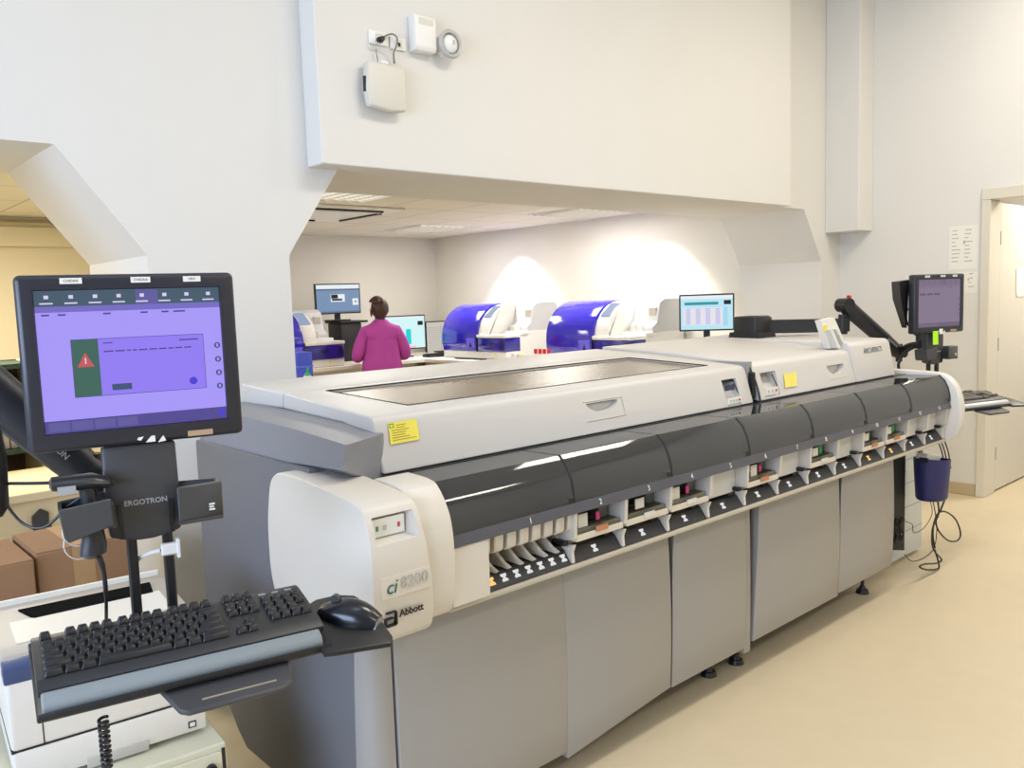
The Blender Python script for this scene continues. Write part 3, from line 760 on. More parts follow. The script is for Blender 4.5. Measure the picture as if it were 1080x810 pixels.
# ---- trays (part of the arm): drawn in the keyboard's own frame
def tray(M, armroot, fine):
    inv = world_of(armroot).inverted()
    def tp(b, name, m, parent, lab=None):
        o = b.build(name, m, None); o.parent = parent
        o.matrix_basis = (inv @ M) if parent is armroot else Matrix.Identity(4)
        if lab: o['label'] = lab
        return o
    b = MB(); b.prism([(-.042,-.030),(-.036,-.037),(KD+.02,-.036),(KD+.022,-.020),(KD+.016,-.020),(KD+.012,-.030),(-.034,-.030),(-.038,-.018)],'x',-.004,KW+.002,.004,2)
    b.b2(.02,KW-.02,.01,KD-.01,-.030,-.019)
    t = tp(b, 'keyboard_tray', M_black, armroot)
    b = MB(); n = 14
    b.prism([(-.032,-.0285),(-.003,-.0285),(-.003,-.006),(-.010,-.003),(-.027,-.008),(-.033,-.016)],'x',.004,KW-.012,.006,3)
    tp(b, 'wrist_rest', fine, t)
    b = MB()
    b.prism([(.170,-.02),(.385,-.02),(.370,-.086),(.350,-.100),(.200,-.100),(.188,-.090)],'z',-.048,-.038,.003,1)
    b.b2(.195,.36,-.030,.03,-.046,-.033)
    tp(b, 'tray_handle', M_dark, t)
    b = MB(); b.b2(.225,.345,-.080,-.076,-.0382,-.0370); tp(b, 'handle_line', mat('tan_line',(150,140,120),.5), t)
    b = MB()
    pts = [(KW-.015,.10),(KW+.03,.128),(KW+.075,.128),(KW+.104,.112),(KW+.118,.06),(KW+.112,-.055),(KW+.10,-.075),(KW+.00,-.060),(KW-.02,-.055)]
    b.prism(pts,'z',-.034,-.024,.003,2); tp(b, 'mouse_tray', M_black, t)
    return t
tray(MKL, arm_l, mat('wrist_rest_blue',(130,138,140),.7)); tray(SHIFT @ REL @ MKL, arm_r, mat('wrist_rest_silver',(176,178,180),.35))
# ---- mouse
def mouse(M):
    r = root('mouse', M @ Matrix.Translation((KW+.064,.036,-.0235)) @ Matrix.Rotation(math.radians(42),4,'Z') @ Matrix.Diagonal((1.15,1.15,1.1,1)), 'glossy black computer mouse on the small tray beside the left keyboard', 'mouse')
    b = MB(); rings = []
    for t in [i/10 for i in range(11)]:
        y = -.052+.104*t; w = .030*math.sin(PI*(.12+.76*t))**.55; h = .036*(math.sin(PI*(.10+.80*t))**.8)*(1.08-.28*t)
        rings.append([(w*math.cos(a), y, max(0,h*math.sin(a)) if math.sin(a) > 0 else 0) for a in [2*PI*k/18 for k in range(18)]])
    b.loft(rings); part(b, 'shell', mat('mouse_black',(24,26,32),.22), r)
    b = MB(); b.cyl((-.004,.026,.030),(.004,.026,.030),.008,None,14); part(b, 'wheel', M_dark, r)
    b = MB(); b.prism([(-.018,-.0),(.018,-.0),(.012,.008),(-.012,.008)],'y',-.054,-.047); part(b, 'end_badge', M_steel, r)
    return r
mouse(MKL)
# ---- barcode scanner in the left pocket
r = root('barcode_scanner', ML, 'black handheld barcode scanner lying in the pocket under the violet monitor', 'scanner')
b = MB()
def el(c, rx, rz, y): return [(c[0]+rx*math.cos(t)*.0, 0, 0) for t in ()]
rings = []
for (x, z, ry, rz) in ((-.152,-.206,.010,.006),(-.148,-.206,.024,.012),(-.12,-.207,.027,.014),(-.085,-.208,.026,.014),(-.06,-.214,.018,.010),(-.052,-.217,.006,.004)):
    rings.append([(x, .0+ry*math.cos(t), z+rz*math.sin(t)) for t in [2*PI*k/16 for k in range(16)]])
b.loft(rings); hd = part(b, 'scanner_head', mat('scanner_black',(42,43,47),.3), r)
b = MB(); rings = []
for (x, z, rx, ry) in ((-.095,-.215,.014,.016),(-.092,-.25,.014,.015),(-.090,-.29,.016,.016),(-.092,-.325,.022,.018),(-.094,-.338,.022,.018),(-.094,-.345,.012,.010)):
    rings.append([(x+rx*math.cos(t), .0+ry*math.sin(t), z) for t in [2*PI*k/16 for k in range(16)]])
b.loft(rings); part(b, 'grip', mat('scanner_black',(42,43,47),.3), r)
b = MB(); b.tube([(-.088,0,-.335),(-.080,.0,-.37),(-.079,.005,-.42),(-.083,.03,-.50),(-.085,.06,-.56)],[.005,.004,.003,.003,.003],8); part(b, 'lead', M_black, r)
b = MB(); b.b2(-.140,-.112,-.027,-.0235,-.222,-.208); part(b, 'rating_label', mat('label_grey',(160,162,164),.6), r)
# cables at the left station
def cable(name, pts, rad, m, label, cat='cable', group=None, seg=8):
    b = MB(); b.tube(pts, rad, seg); o = b.build(name, m); return tag(o, label, cat, group)
def LP(x, y, z): return ML @ Vector((x,y,z))
cable('cable', [LP(-.23,.06,-.22),LP(-.20,.05,-.275),LP(-.165,.03,-.285),LP(-.13,.02,-.255),LP(-.105,0,-.235)], .0025, M_black, 'lower black cable looping into the scanner pocket under the violet monitor')
cable('cable', [LP(-.22,.06,-.205),LP(-.18,.03,-.205),LP(-.148,0.01,-.205)], .003, M_black, 'straight black cable into the scanner nose under the violet monitor')
cable('video_cable', [LP(-.03,.07,-.40),LP(-.018,.05,-.375),LP(.0,.03,-.362),LP(.018,.022,-.358)], .004, M_white, 'white cable ending in a white plug between the two drop posts')
b = MB(); b.box((.034,.022,-.357),(.030,.016,.022),None,.003,1); b.b2(.046,.052,.012,.032,-.375,-.339,.001,1)
o = b.build('video_plug', M_white); o.matrix_basis = ML; tag(o, 'white video plug on the right drop post under the violet monitor', 'plug')
b = MB(); cx = MKL @ Vector((.085,-.035,-.055)); pts = []
for i in range(230):
    t = i/10; pts.append((cx.x+.0065*math.cos(t*2*PI), cx.y+.0065*math.sin(t*2*PI)-.0*i, cx.z-.0008*i))
b.tube(pts, .0028, 6, 0); attach(b.build('coiled_cord', M_black), kb_l)
b = MB(); c = LP(-.115,.09,-.30)
b.tube([c+Vector((.024*math.cos(t),0,.024*math.sin(t)*1.0-.004*t)) for t in [i*.35 for i in range(38)]], .0011, 6, 0); tag(b.build('coiled_tubing', M_white), 'thin white tubing coiled in front of the cardboard boxes', 'tubing')
# notes hanging on the right hand monitor
def note(name, x0, x1, z0, z1, m, label):
    b = MB(); b.prism([(-.004,z0),(-.002,z1),(-.001,z1),(-.003,z0)],'x',x0,x1); o = b.build(name, m); o.matrix_basis = MR; return tag(o, label, 'note')
note('sticky_note', -.052,-.012,-.222,-.148, M_lime, 'lime green sticky note hanging under the mauve monitor')
note('sticky_note', -.004,.022,-.166,-.137, M_paper, 'small white sticky note at the lower edge of the mauve monitor')
# ------------------------------------------------------------------ left foreground: printer, cabinet, boxes, store
PRM = Matrix.Translation((.324,2.0,0)) @ Matrix.Rotation(math.radians(-6),4,'Z')
M_beige = mat('printer_white', (226,222,212), .45)
r = root('printer', PRM, 'white laser printer with a blue front band on the beige cabinet', 'printer')
b = MB(); b.prism([(0,.55),(0,.705),(.02,.71),(.37,.71),(.37,.55)],'x',0,.406,.012,3); part(b, 'body', M_beige, r)
b = MB(); b.prism([(-.004,.475),(-.004,.548),(.36,.548),(.36,.475)],'x',.003,.403,.006,2)
lt = part(b, 'paper_tray', M_beige, r)
b = MB(); b.b2(.14,.27,-.008,-.003,.468,.492,.004,2); part(b, 'tray_grip', mat('grip_grey',(190,186,176),.5), lt)
b = MB(); b.b2(.360,.378,-.0055,-.0035,.487,.503); b.m = 1; b.b2(.363,.375,-.0062,-.0040,.490,.500); part(b, 'square_mark', [M_ink, M_beige], lt)
b = MB(); b.b2(.0,.406,.002,.36,.5475,.5505); b.b2(.061,.0635,-.0008,.01,.551,.70); part(b, 'seam', M_ink, r)
b = MB(); b.prism([(.0,.70),(-.004,.738),(.03,.748),(.05,.71)],'x',-.002,.10,.004,2); part(b, 'control_band', mat('band_blue',(62,78,120),.4), r, 'dark blue control band')
b = MB(); b.prism([(.02,.708),(.05,.745),(.10,.752),(.375,.762),(.378,.708)],'x',.0,.406,.006,2)
tc = part(b, 'top_cover', mat('printer_top',(182,175,164),.5), r)
b = MB(); b.prism([(.10,.7505),(.24,.758),(.24,.7595),(.10,.7535)],'x',.035,.37); b.b2(.02,.40,.37,.379,.755,.775,.002,1); b.m = 1; b.hexa([(.085,.235,.7565),(.355,.235,.7565),(.365,.315,.7600),(.06,.315,.7600),(.085,.235,.7603),(.355,.235,.7603),(.365,.315,.7635),(.06,.315,.7635)]); part(b, 'output_slot', [M_beige, mat('slot_black',(14,14,14),.95,spec=.05)], tc)
r = root('cabinet', PRM, 'beige low cabinet with a black lock under the laser printer', 'cabinet')
M_cab = mat('cabinet_beige', (214,210,184), .5)
b = MB(); b.b2(-.12,.425,-.075,.45,.03,.462,.004,1); b.b2(-.10,.40,-.05,.43,.0,.03); part(b, 'body', M_cab, r)
b = MB(); b.b2(-.10,.412,-.082,-.076,.05,.445,.002,1); d = part(b, 'door', M_cab, r)
b = MB(); b.b2(.413,.420,-.080,-.074,.05,.45); part(b, 'door_gap', M_black, r)
b = MB(); b.cyl((.385,-.095,.412),(.385,-.08,.412),.012,None,16); b.b2(.380,.390,-.10,-.094,.405,.42,.001,1); part(b, 'lock', M_black, d)
r = thing('low_bench', (.3,2.85,0), 'low pale bench carrying the cardboard boxes behind the printer', 'bench')
b = MB(); b.b2(-.35,.86,2.60,3.10,.43,.46,.003,1); b.build('top', M_cab, r)
for x in (-.31,.82):
    for y in (2.64,3.06):
        b = MB(); b.b2(x-.02,x+.02,y-.02,y+.02,0,.43); b.build('leg', M_cab, r)
M_box = mat('cardboard', (146,110,78), .85, noise=.08, scale=12)
M_tape = mat('packing_tape', (168,134,92), .4)
def carton(x0, x1, y0, y1, z0, z1, label):
    r = thing('cardboard_box', ((x0+x1)/2,(y0+y1)/2,z0), label, 'box', 'cardboard boxes')
    b = MB(); b.b2(x0,x1,y0,y1,z0,z1,.004,1); b.build('carton', M_box, r)
    b = MB(); xc = (x0+x1)/2; b.b2(x0+.002,xc-.001,y0+.002,y1-.002,z1,z1+.003); b.b2(xc+.001,x1-.002,y0+.002,y1-.002,z1,z1+.003); b.build('flap', M_box, r)
    b = MB(); b.b2(xc-.03,xc+.03,y0-.0008,y1,z1+.003,z1+.0042); b.b2(xc-.03,xc+.03,y0-.0012,y0,z1-.14,z1+.0042); b.build('tape', M_tape, r)
carton(.548,.805,2.72,3.02,.46,.785, 'brown taped cardboard box directly behind the barcode scanner grip')
carton(.22,.540,2.70,3.02,.46,.775, 'brown taped cardboard box at the left edge beside the other carton')
# store room counter and shelf
r = thing('counter', (.3,4.2,0), 'pale wooden counter in the store room at the left edge', 'counter')
M_ply = mat('pale_ply', (230,214,178), .6, noise=.06, scale=6)
b = MB(); b.b2(-.6,1.1,3.95,4.6,.70,.735,.003,1); b.build('top', M_ply, r)
b = MB(); b.b2(-.6,1.1,3.98,4.0,0,.70); b.b2(-.6,-.58,4.0,4.58,0,.70); b.b2(1.08,1.1,4.0,4.58,0,.70); b.build('panel', M_ply, r)
b = MB(); b.prism([(.80,.57),(.86,.57),(.865,.64),(.835,.66),(.80,.63)],'y',3.955,3.98,.004,1); b.b2(.80,.87,3.955,3.975,.575,.585); tag(b.build('clip', M_dark), 'dark clip fixed to the pale counter front at the left edge', 'clip')
r = thing('shelf_unit', (.9,4.9,0), 'shelf unit with a dark green board in the store room at the left', 'shelf')
b = MB(); b.b2(.2,.23,4.7,5.1,0,1.25); b.b2(1.02,1.06,4.7,5.1,0,1.25,); b.build('side_panel', M_ply, r)
for z in (.80,1.22):
    b = MB(); b.b2(.23,1.02,4.7,5.1,z,z+.025); b.build('shelf', mat('green_board',(52,74,62),.6), r)
b = MB(); b.b2(.23,1.02,5.08,5.1,0,1.25); b.build('back_panel', mat('shelf_back',(96,84,62),.7), r)
for i, x in enumerate((.86,.895,.93,.965)):
    b = MB(); b.b2(x,x+.030,4.74,5.02,.825,1.08+.012*(i%2),.002,1); b.b2(x+.006,x+.024,4.7385,4.741,.93,1.02)
    tag(b.build('binder', mat('binder_grey',(176,174,176),.6)), 'grey binder standing on the store room shelf', 'binder', 'grey binders on the store room shelf')
b = MB(); b.b2(.80,.84,4.74,5.0,.825,1.16,.002,1); b.b2(.81,.83,4.7385,4.741,.95,1.05); tag(b.build('folder', mat('folder_ochre',(196,148,60),.6)), 'ochre folder standing left of the grey binders', 'folder')
# ------------------------------------------------------------------ things on the header wall
def W(px, py, y=YH): return U(px, py, 'y', y)
M_off = mat('aged_white_plastic', (214,210,198), .5)
c = W(400,94)
r = thing('access_point', (c.x,YH,c.z), 'white square wireless access point hung on the wall below the sockets', 'access point')
b = MB(); w, h = .098, .092
b.prism([(c.x-w+.01,c.z+h),(c.x+w-.006,c.z+h-.008),(c.x+w,c.z+.03),(c.x+w,c.z-.05),(c.x+w-.008,c.z-h),(c.x+.02,c.z-h-.006),(c.x-w+.012,c.z-h+.006),(c.x-w,c.z-.02)],'y',YH-.062,YH-.022,.010,3)
b.b2(c.x-.06,c.x+.06,YH-.024,YH-.001,c.z-.05,c.z+.05); b.build('housing', M_off, r)
b = MB(); b.b2(c.x-.02,c.x+.02,YH-.05,YH-.03,c.z+h-.002,c.z+h+.012,.003,1); b.build('top_clip', M_white, r)
b = MB(); b.b2(c.x-w-.002,c.x-w+.006,YH-.05,YH-.035,c.z-.03,c.z+.03); b.build('port', M_black, r)
def plate(q, label, black):
    a, bb = W(q[0],q[2]), W(q[1],q[3])
    r = thing('wall_socket', ((a.x+bb.x)/2,YH,bb.z), label, 'socket')
    b = MB(); b.b2(a.x,bb.x,YH-.012,YH,bb.z,a.z,.003,2); b.build('plate', M_white, r)
    b = MB(); cx, cz = (a.x+bb.x)/2,(a.z+bb.z)/2; s = min(bb.x-a.x,a.z-bb.z)*.33
    b.b2(cx-s,cx+s,YH-.0135,YH-.0118,cz-s,cz+s,.0006,1); b.build('insert', M_off, r)
    if black:
        b = MB(); b.b2(cx-.004,cx+.008,YH-.015,YH-.012,cz-.012,cz+.004); b.build('hole', M_black, r)
    return cx, cz
sx, sz = plate((387.5,408.5,31.5,50), 'white wall socket with a black plug in it, left of the other socket', False)
plate((410,427,38.5,55), 'white wall socket with a single dark hole beside the emergency lamp', True)
b = MB(); p = W(398.5,43); b.cyl((p.x,YH-.014,p.z),(p.x,YH-.038,p.z),.013,.010,14); b.b2(p.x-.02,p.x+.008,YH-.032,YH-.018,p.z-.012,p.z+.004,.003,1)
tag(b.build('power_plug', M_black), 'black power plug in the left wall socket', 'plug')
gcord = mat('grey_cord', (120,116,110), .5)
def wc(pts, off): return [W(a,bq)+Vector((0,-o,0)) for (a,bq),o in zip(pts,off)]
cable('cable', wc([(399,42),(404,39),(410,38),(414.5,42),(414,50),(411,58),(410.5,69)],[.03,.03,.03,.03,.03,.03,.04]), .0035, gcord, 'grey cable curving from the black plug to the access point', 'cable')
cable('data_cable', wc([(387.5,46),(390,50.5),(398,52),(405,55),(409,61),(410,69)],[.012,.012,.012,.014,.02,.035]), .003, M_off, 'pale cable bending down to the access point from the left', 'cable')
cable('data_cable', wc([(395,53),(394.3,58),(394.3,66)],[.012,.02,.03]), .0022, gcord, 'short thin grey cable dropping into the access point', 'cable')
a, bb = W(429.5,16.5), W(453.5,60)
r = thing('emergency_lamp', ((a.x+bb.x)/2,YH,bb.z), 'white upright box lamp on the wall beside the round siren', 'lamp')
b = MB(); b.prism([(YH,bb.z),(YH-.045,bb.z+.004),(YH-.052,bb.z+.02),(YH-.052,a.z-.01),(YH-.045,a.z),(YH,a.z)],'x',a.x,bb.x,.004,2); b.build('housing', M_white, r)
b = MB(); b.b2(a.x+.02,bb.x-.015,YH-.0535,YH-.0515,bb.z+.11,a.z-.015,.0008,1); b.build('lens', M_off, r)
c = W(466,50)
r = thing('siren', (c.x,YH,c.z), 'round white wall siren with a grey ring right of the box lamp', 'siren')
b = MB(); b.cyl((c.x,YH,c.z),(c.x,YH-.05,c.z),.045,.043,28); b.build('base', M_white, r)
b = MB(); o_ = Vector((c.x,YH-.05,c.z)); rings = [[(o_.x+rr*math.cos(t),o_.y-dy,o_.z+rr*math.sin(t)) for t in [2*PI*k/28 for k in range(28)]] for rr,dy in ((.040,-.004),(.058,.0),(.062,.012),(.056,.022),(.046,.018),(.044,.004))]
b.loft(rings, False); b.build('ring', mat('ring_grey',(186,185,182),.5), r)
b = MB(); b.sphere((o_.x,o_.y-.006,o_.z),.040,(1,.55,1),24); b.build('dome', M_white, r)
b = MB(); b.b2(o_.x+.0,o_.x+.012,o_.y-.031,o_.y-.027,o_.z-.004,o_.z+.014,.001,1); b.build('mark', mat('ring_grey',(186,185,182),.5), r)
# papers by the door
def sheet(name, q, x, label, rows, fax=True):
    pts = [U(a,bq,'x',x) for a,bq in q]
    pts = [Vector((x-.0006*0, p.y, p.z)) for p in pts]
    r = bpy.data.objects.new(name, None); COL.objects.link(r); c = sum(pts, Vector())/4; r.matrix_basis = Matrix.Translation(c); tag(r, label, 'paper')
    b = MB(); ys = [p.y for p in pts]; zs = [p.z for p in pts]
    y1, y0 = (pts[0].y+pts[3].y)/2, (pts[1].y+pts[2].y)/2; z1, z0 = (pts[0].z+pts[1].z)/2, (pts[2].z+pts[3].z)/2
    b.b2(x-.002,x-.0002,y0,y1,z0,z1); b.build('sheet', M_paper, r)
    b = MB(); rnd = random.Random(3)
    for i in range(rows):
        z = z1-(z1-z0)*(.10+.8*i/rows); u = .1 if i else .12
        for k in range(2):
            w = rnd.uniform(.12,.3); ya = y1-(y1-y0)*(u+.45*k); b.b2(x-.0024,x-.0019,ya-(y1-y0)*w,ya,z-.004,z+.003)
    b.b2(x-.0024,x-.0019,y0+(y1-y0)*.42,y0+(y1-y0)*.5,z0+(z1-z0)*.58,z0+(z1-z0)*.66)
    b.build('print', mat('grey_print',(184,181,172),.8), r)['kind'] = 'stuff'
sheet('notice_sheet', [(1001,239),(1031,237),(1031,284),(1001,284)], XR, 'printed white notice sheet on the wall left of the doorway, upper of two', 9)
sheet('notice_sheet', [(1010,288),(1031,285),(1031,309),(1010,309)], XR, 'smaller white notice sheet half hidden behind the mauve monitor', 4)
b = MB(); a_ = U(1072,283,'y',2.0835); c_ = U(1086,312,'y',2.0835); b.prism([(a_.x,a_.z),(c_.x,a_.z+.01),(c_.x,c_.z),(a_.x+.02,c_.z),(a_.x,c_.z+.05)],'y',2.081,2.0845)
tag(b.build('paper_sheet', M_paper), 'white paper taped to the open door at the right edge', 'paper')
# ------------------------------------------------------------------ on and around the right hand end of the analyzer
r = thing('extension_bar', (4.0,2.45,1.23), 'black horizontal bar on the rear top of the analyzer holding the far monitor arm', 'mounting bar')
Bw = MR @ B_
b = MB(); x0 = 3.895; b.b2(x0,x0+.15,2.42,2.56,1.2315,1.345,.012,2); b.prism([(x0-.012,1.2315),(x0+.16,1.2315),(x0+.15,1.26),(x0,1.26)],'y',2.40,2.58); b.build('base_block', M_black, r)
b = MB(); b.cyl((x0+.165,2.45,1.30),(x0+.165,2.45,1.335),.02,None,16); b.build('knob', M_blackg, r)
b = MB(); p0, p1 = Vector((x0+.12,2.46,1.285)), Vector((Bw.x-.01,Bw.y+.02,1.275)); d = (p1-p0).normalized(); n = Vector((-d.y,d.x,0))
hw, hh = .028, .036
b.hexa([p0-n*hw-Vector((0,0,hh)),p1-n*hw-Vector((0,0,hh)),p1+n*hw-Vector((0,0,hh)),p0+n*hw-Vector((0,0,hh)),p0-n*hw+Vector((0,0,hh)),p1-n*hw+Vector((0,0,hh)),p1+n*hw+Vector((0,0,hh)),p0+n*hw+Vector((0,0,hh))])
b.build('bar', mat('arm_black',(34,36,42),.42), r)
b = MB(); b.cyl((Bw.x,Bw.y+.01,1.225),(Bw.x,Bw.y+.01,Bw.z-.05),.024,None,20); b.cyl((Bw.x,Bw.y+.01,1.24),(Bw.x,Bw.y+.01,1.31),.036,None,20); b.tube([(Bw.x,Bw.y,1.30),(Bw.x+.05,Bw.y-.02,1.34),(Bw.x+.09,Bw.y-.03,1.33)],.012,8,4); b.build('pivot_post', M_black, r)
b = MB(); q = Bw+Vector((.03,-.01,.045)); b.box(q,(.022,.02,.016),None,.003,1); b.build('red_tab', M_red, arm_r)
def RP(x,y,z): return MR @ Vector((x,y,z))
cable('cable', [RP(-.13,.09,.10),RP(-.185,.08,.03),RP(-.18,.08,-.06),RP(-.13,.08,-.13),RP(-.09,.08,-.17)], .004, M_black, 'black cable bowing out behind the left edge of the mauve monitor')
cable('cable', [RP(-.12,.10,-.02),RP(-.15,.09,-.06),RP(-.13,.09,-.11),RP(-.10,.09,-.16)], .003, M_black, 'inner thin black cable behind the left edge of the mauve monitor')
cable('cable', [RP(-.08,.10,-.24),RP(-.15,.10,-.27),RP(-.19,.10,-.33),RP(-.16,.10,-.40)], .008, M_black, 'thick black hose hanging left of the far monitor head')
b = MB(); b.hexa([(-.215,.055,.03),(-.165,.06,-.12),(-.155,.10,-.12),(-.19,.13,.03),(-.225,.055,.12),(-.15,.06,.128),(-.14,.10,.128),(-.20,.13,.12)])
o = b.build('cable_cover', M_black); o.matrix_basis = MR; o.parent = None
o.parent = mon_r; o.matrix_basis = Matrix.Identity(4)
# clear card rack
r = thing('card_rack', U(880,358,'y',1.96), 'white plastic card rack leaning on top of the analyzer', 'rack')
def cr(px, py, y=1.96): return U(px,py,'y',y)
b = MB(); a, bq, c, d = cr(865.5,338), cr(880,335), cr(893,359), cr(875,360)
c.z = d.z = 1.1925
dy = Vector((0,.03,0)); b.hexa([d,c,c+dy,d+dy,a,bq,bq+dy,a+dy]); b.build('back_plate', M_white, r)
for f in (.15,.55):
    b = MB(); p = d.lerp(c,f); q = a.lerp(bq,f).lerp(p,.35); w = (c-d)*.16
    b.hexa([p+Vector((0,-.03,0)),p+w+Vector((0,-.03,0)),p+w,p,q+Vector((0,-.02,0)),q+w+Vector((0,-.02,0)),q+w,q]); b.build('card_slot', mat('clear_white',(222,222,216),.2), r)
b = MB(); p = a.lerp(d,.28)+Vector((.015,-.002,0)); b.box(p,(.03,.004,.03)); b.build('label', M_yellow, r)
# white drawer unit under the far end with a black vented front
r = thing('fluidics_cabinet', (4.47,2.2,0), 'white floor cabinet with a black vented panel under the right end of the analyzer', 'cabinet')
b = MB(); b.b2(4.205,4.73,1.90,2.45,.02,.66,.006,2); b.b2(4.23,4.70,1.93,2.42,0,.02); bd = b.build('body', mat('cool_white',(212,218,218),.45), r)
b = MB()
for z in (.16,.29,.42,.55): b.b2(4.425,4.728,1.8985,1.9005,z-.0015,z+.0015)
b.build('seam', mat('seam_grey',(150,156,158),.6), r)
for z in (.22,.355,.485,.61):
    b = MB(); b.b2(4.455,4.50,1.893,1.900,z,z+.012,.002,1); b.build('pull', mat('seam_grey',(150,156,158),.6), r)
b = MB(); b.b2(4.66,4.70,1.888,1.900,.53,.575,.002,1); b.b2(4.655,4.69,1.885,1.90,.61,.635,.003,1); b.build('connector', M_black, r)
b = MB(); b.hexa([(4.215,1.875,.13),(4.365,1.840,.10),(4.375,1.898,.10),(4.215,1.90,.13),(4.215,1.875,.575),(4.365,1.840,.615),(4.375,1.898,.615),(4.215,1.90,.575)]); vp = b.build('vented_panel', mat('vent_black',(40,42,42),.5), r)
b = MB()
for k in range(3): b.tube([(4.245+k*.04,1.866-.009*k,.16),(4.262+k*.04,1.862-.009*k,.20),(4.245+k*.04,1.866-.009*k,.24),(4.262+k*.04,1.862-.009*k,.28)],.010,8,5)
b.build('vent_rib', M_blackg, vp)
# hanging blue bin with cables
bx = U(987,505,'y',1.72)
r = thing('hanging_bin', (bx.x,1.72,bx.z-.11), 'small dark blue bin hanging below the far keyboard tray', 'bin')
zt, zb = U(987,484,'y',1.72).z, U(987,526,'y',1.72).z
b = MB(); rings = []
for z, k in ((zb,.80),(zb+.01,.86),((zb+zt)/2,.93),(zt,1.0),(zt,.96),(zb+.02,.80)):
    rings.append([(bx.x+.108*k*math.cos(t), 1.74+.085*k*math.sin(t), z+(.012*math.cos(t)*-1 if z == zt else 0)) for t in [2*PI*i/28 for i in range(28)]])
b.loft(rings); b.build('bucket', mat('bin_blue',(40,42,96),.45), r)
b = MB(); b.prism([(bx.x-.115,zt-.0),(bx.x-.095,zt-.01),(bx.x-.09,zt+.012),(bx.x-.11,zt+.02)],'y',1.72,1.76); b.build('hook', M_black, r)
b = MB(); b.prism([(bx.x-.085,zt-.02),(bx.x+.08,zt-.03),(bx.x+.09,zt+.005),(bx.x-.075,zt+.035)],'y',1.73,1.79,.004,1); b.build('liner', M_white, r)
pts = []
for nm, x in (('a',.01),('b',.045),('c',.085)):
    cable('cable', [(bx.x+x,1.68,zt-.06),(bx.x+x-.01,1.70,zt+.06),(bx.x+x-.0,1.78,zt+.20),(bx.x+x+.0,1.84,.86)], .0035, M_black, {'a':'left','b':'middle','c':'right'}[nm]+' of three black cables rising from the blue bin')
def K(px, py): return U(px,py,'y',1.70)
cable('cable', [K(996,528),K(992,538),K(987,548),K(990,560),K(1000,570),K(1010,570),K(1013,562),K(1008,548),K(998,540),K(990,541),K(985,552),K(984,566),K(986,578)], .0045, M_black, 'thick black cable looping to the right below the blue bin')
cable('cable', [K(989,528),K(990,542),K(984,556),K(983,572),K(986,582),K(993,590),K(988,594),K(975,595),K(970,598),K(978,601),K(989,600),K(990,594),K(986,580)], .0045, M_black, 'black cable with a flat loop near the floor below the blue bin')
cable('cable', [K(984,528),K(987,545),K(988,560),K(985,578),K(975,588),K(962,592),K(954,585)], .0025, M_black, 'thin black cable running back from the bin to the white floor cabinet')
cable('cable', [K(981,528),K(983,542),K(975,556),K(964,562),K(962,553),K(955,550)], .0018, M_black, 'thinnest cable slung between the bin and the cabinet vents')
# ------------------------------------------------------------------ back laboratory
BZ = .91
M_bench = mat('bench_white', (232,228,216), .45)
r = thing('lab_bench', (5.2,7.0,0), 'white L-shaped laboratory bench along the back and right walls of the rear room', 'bench')
b = MB(); b.prism([(2.02,6.86),(4.98,6.86),(4.98,3.50),(5.93,3.50),(5.93,7.88),(2.02,7.88)],'z',BZ-.035,BZ,.003,1); b.build('worktop', M_bench, r)
b = MB(); b.b2(2.02,5.2,7.30,7.34,0,BZ-.035); b.b2(5.30,5.34,3.52,7.3,0,BZ-.035); b.build('apron', M_bench, r)
for x, y in ((2.07,6.93),(3.0,6.93),(4.55,6.93),(5.05,3.54),(5.05,5.5)):
    b = MB(); b.b2(x-.025,x+.025,y-.025,y+.025,0,BZ-.035); b.build('leg', M_bench, r)
r = thing('side_table', (3.3,6.2,0), 'lower white side table in front of the left blue analyzer', 'table')
b = MB(); b.b2(2.7,3.78,5.75,6.55,.80,.83,.003,1); b.build('top', M_bench, r)
for x in (2.74,3.74):
    for y in (5.79,6.51):
        b = MB(); b.b2(x-.02,x+.02,y-.02,y+.02,0,.80); b.build('leg', M_bench, r)
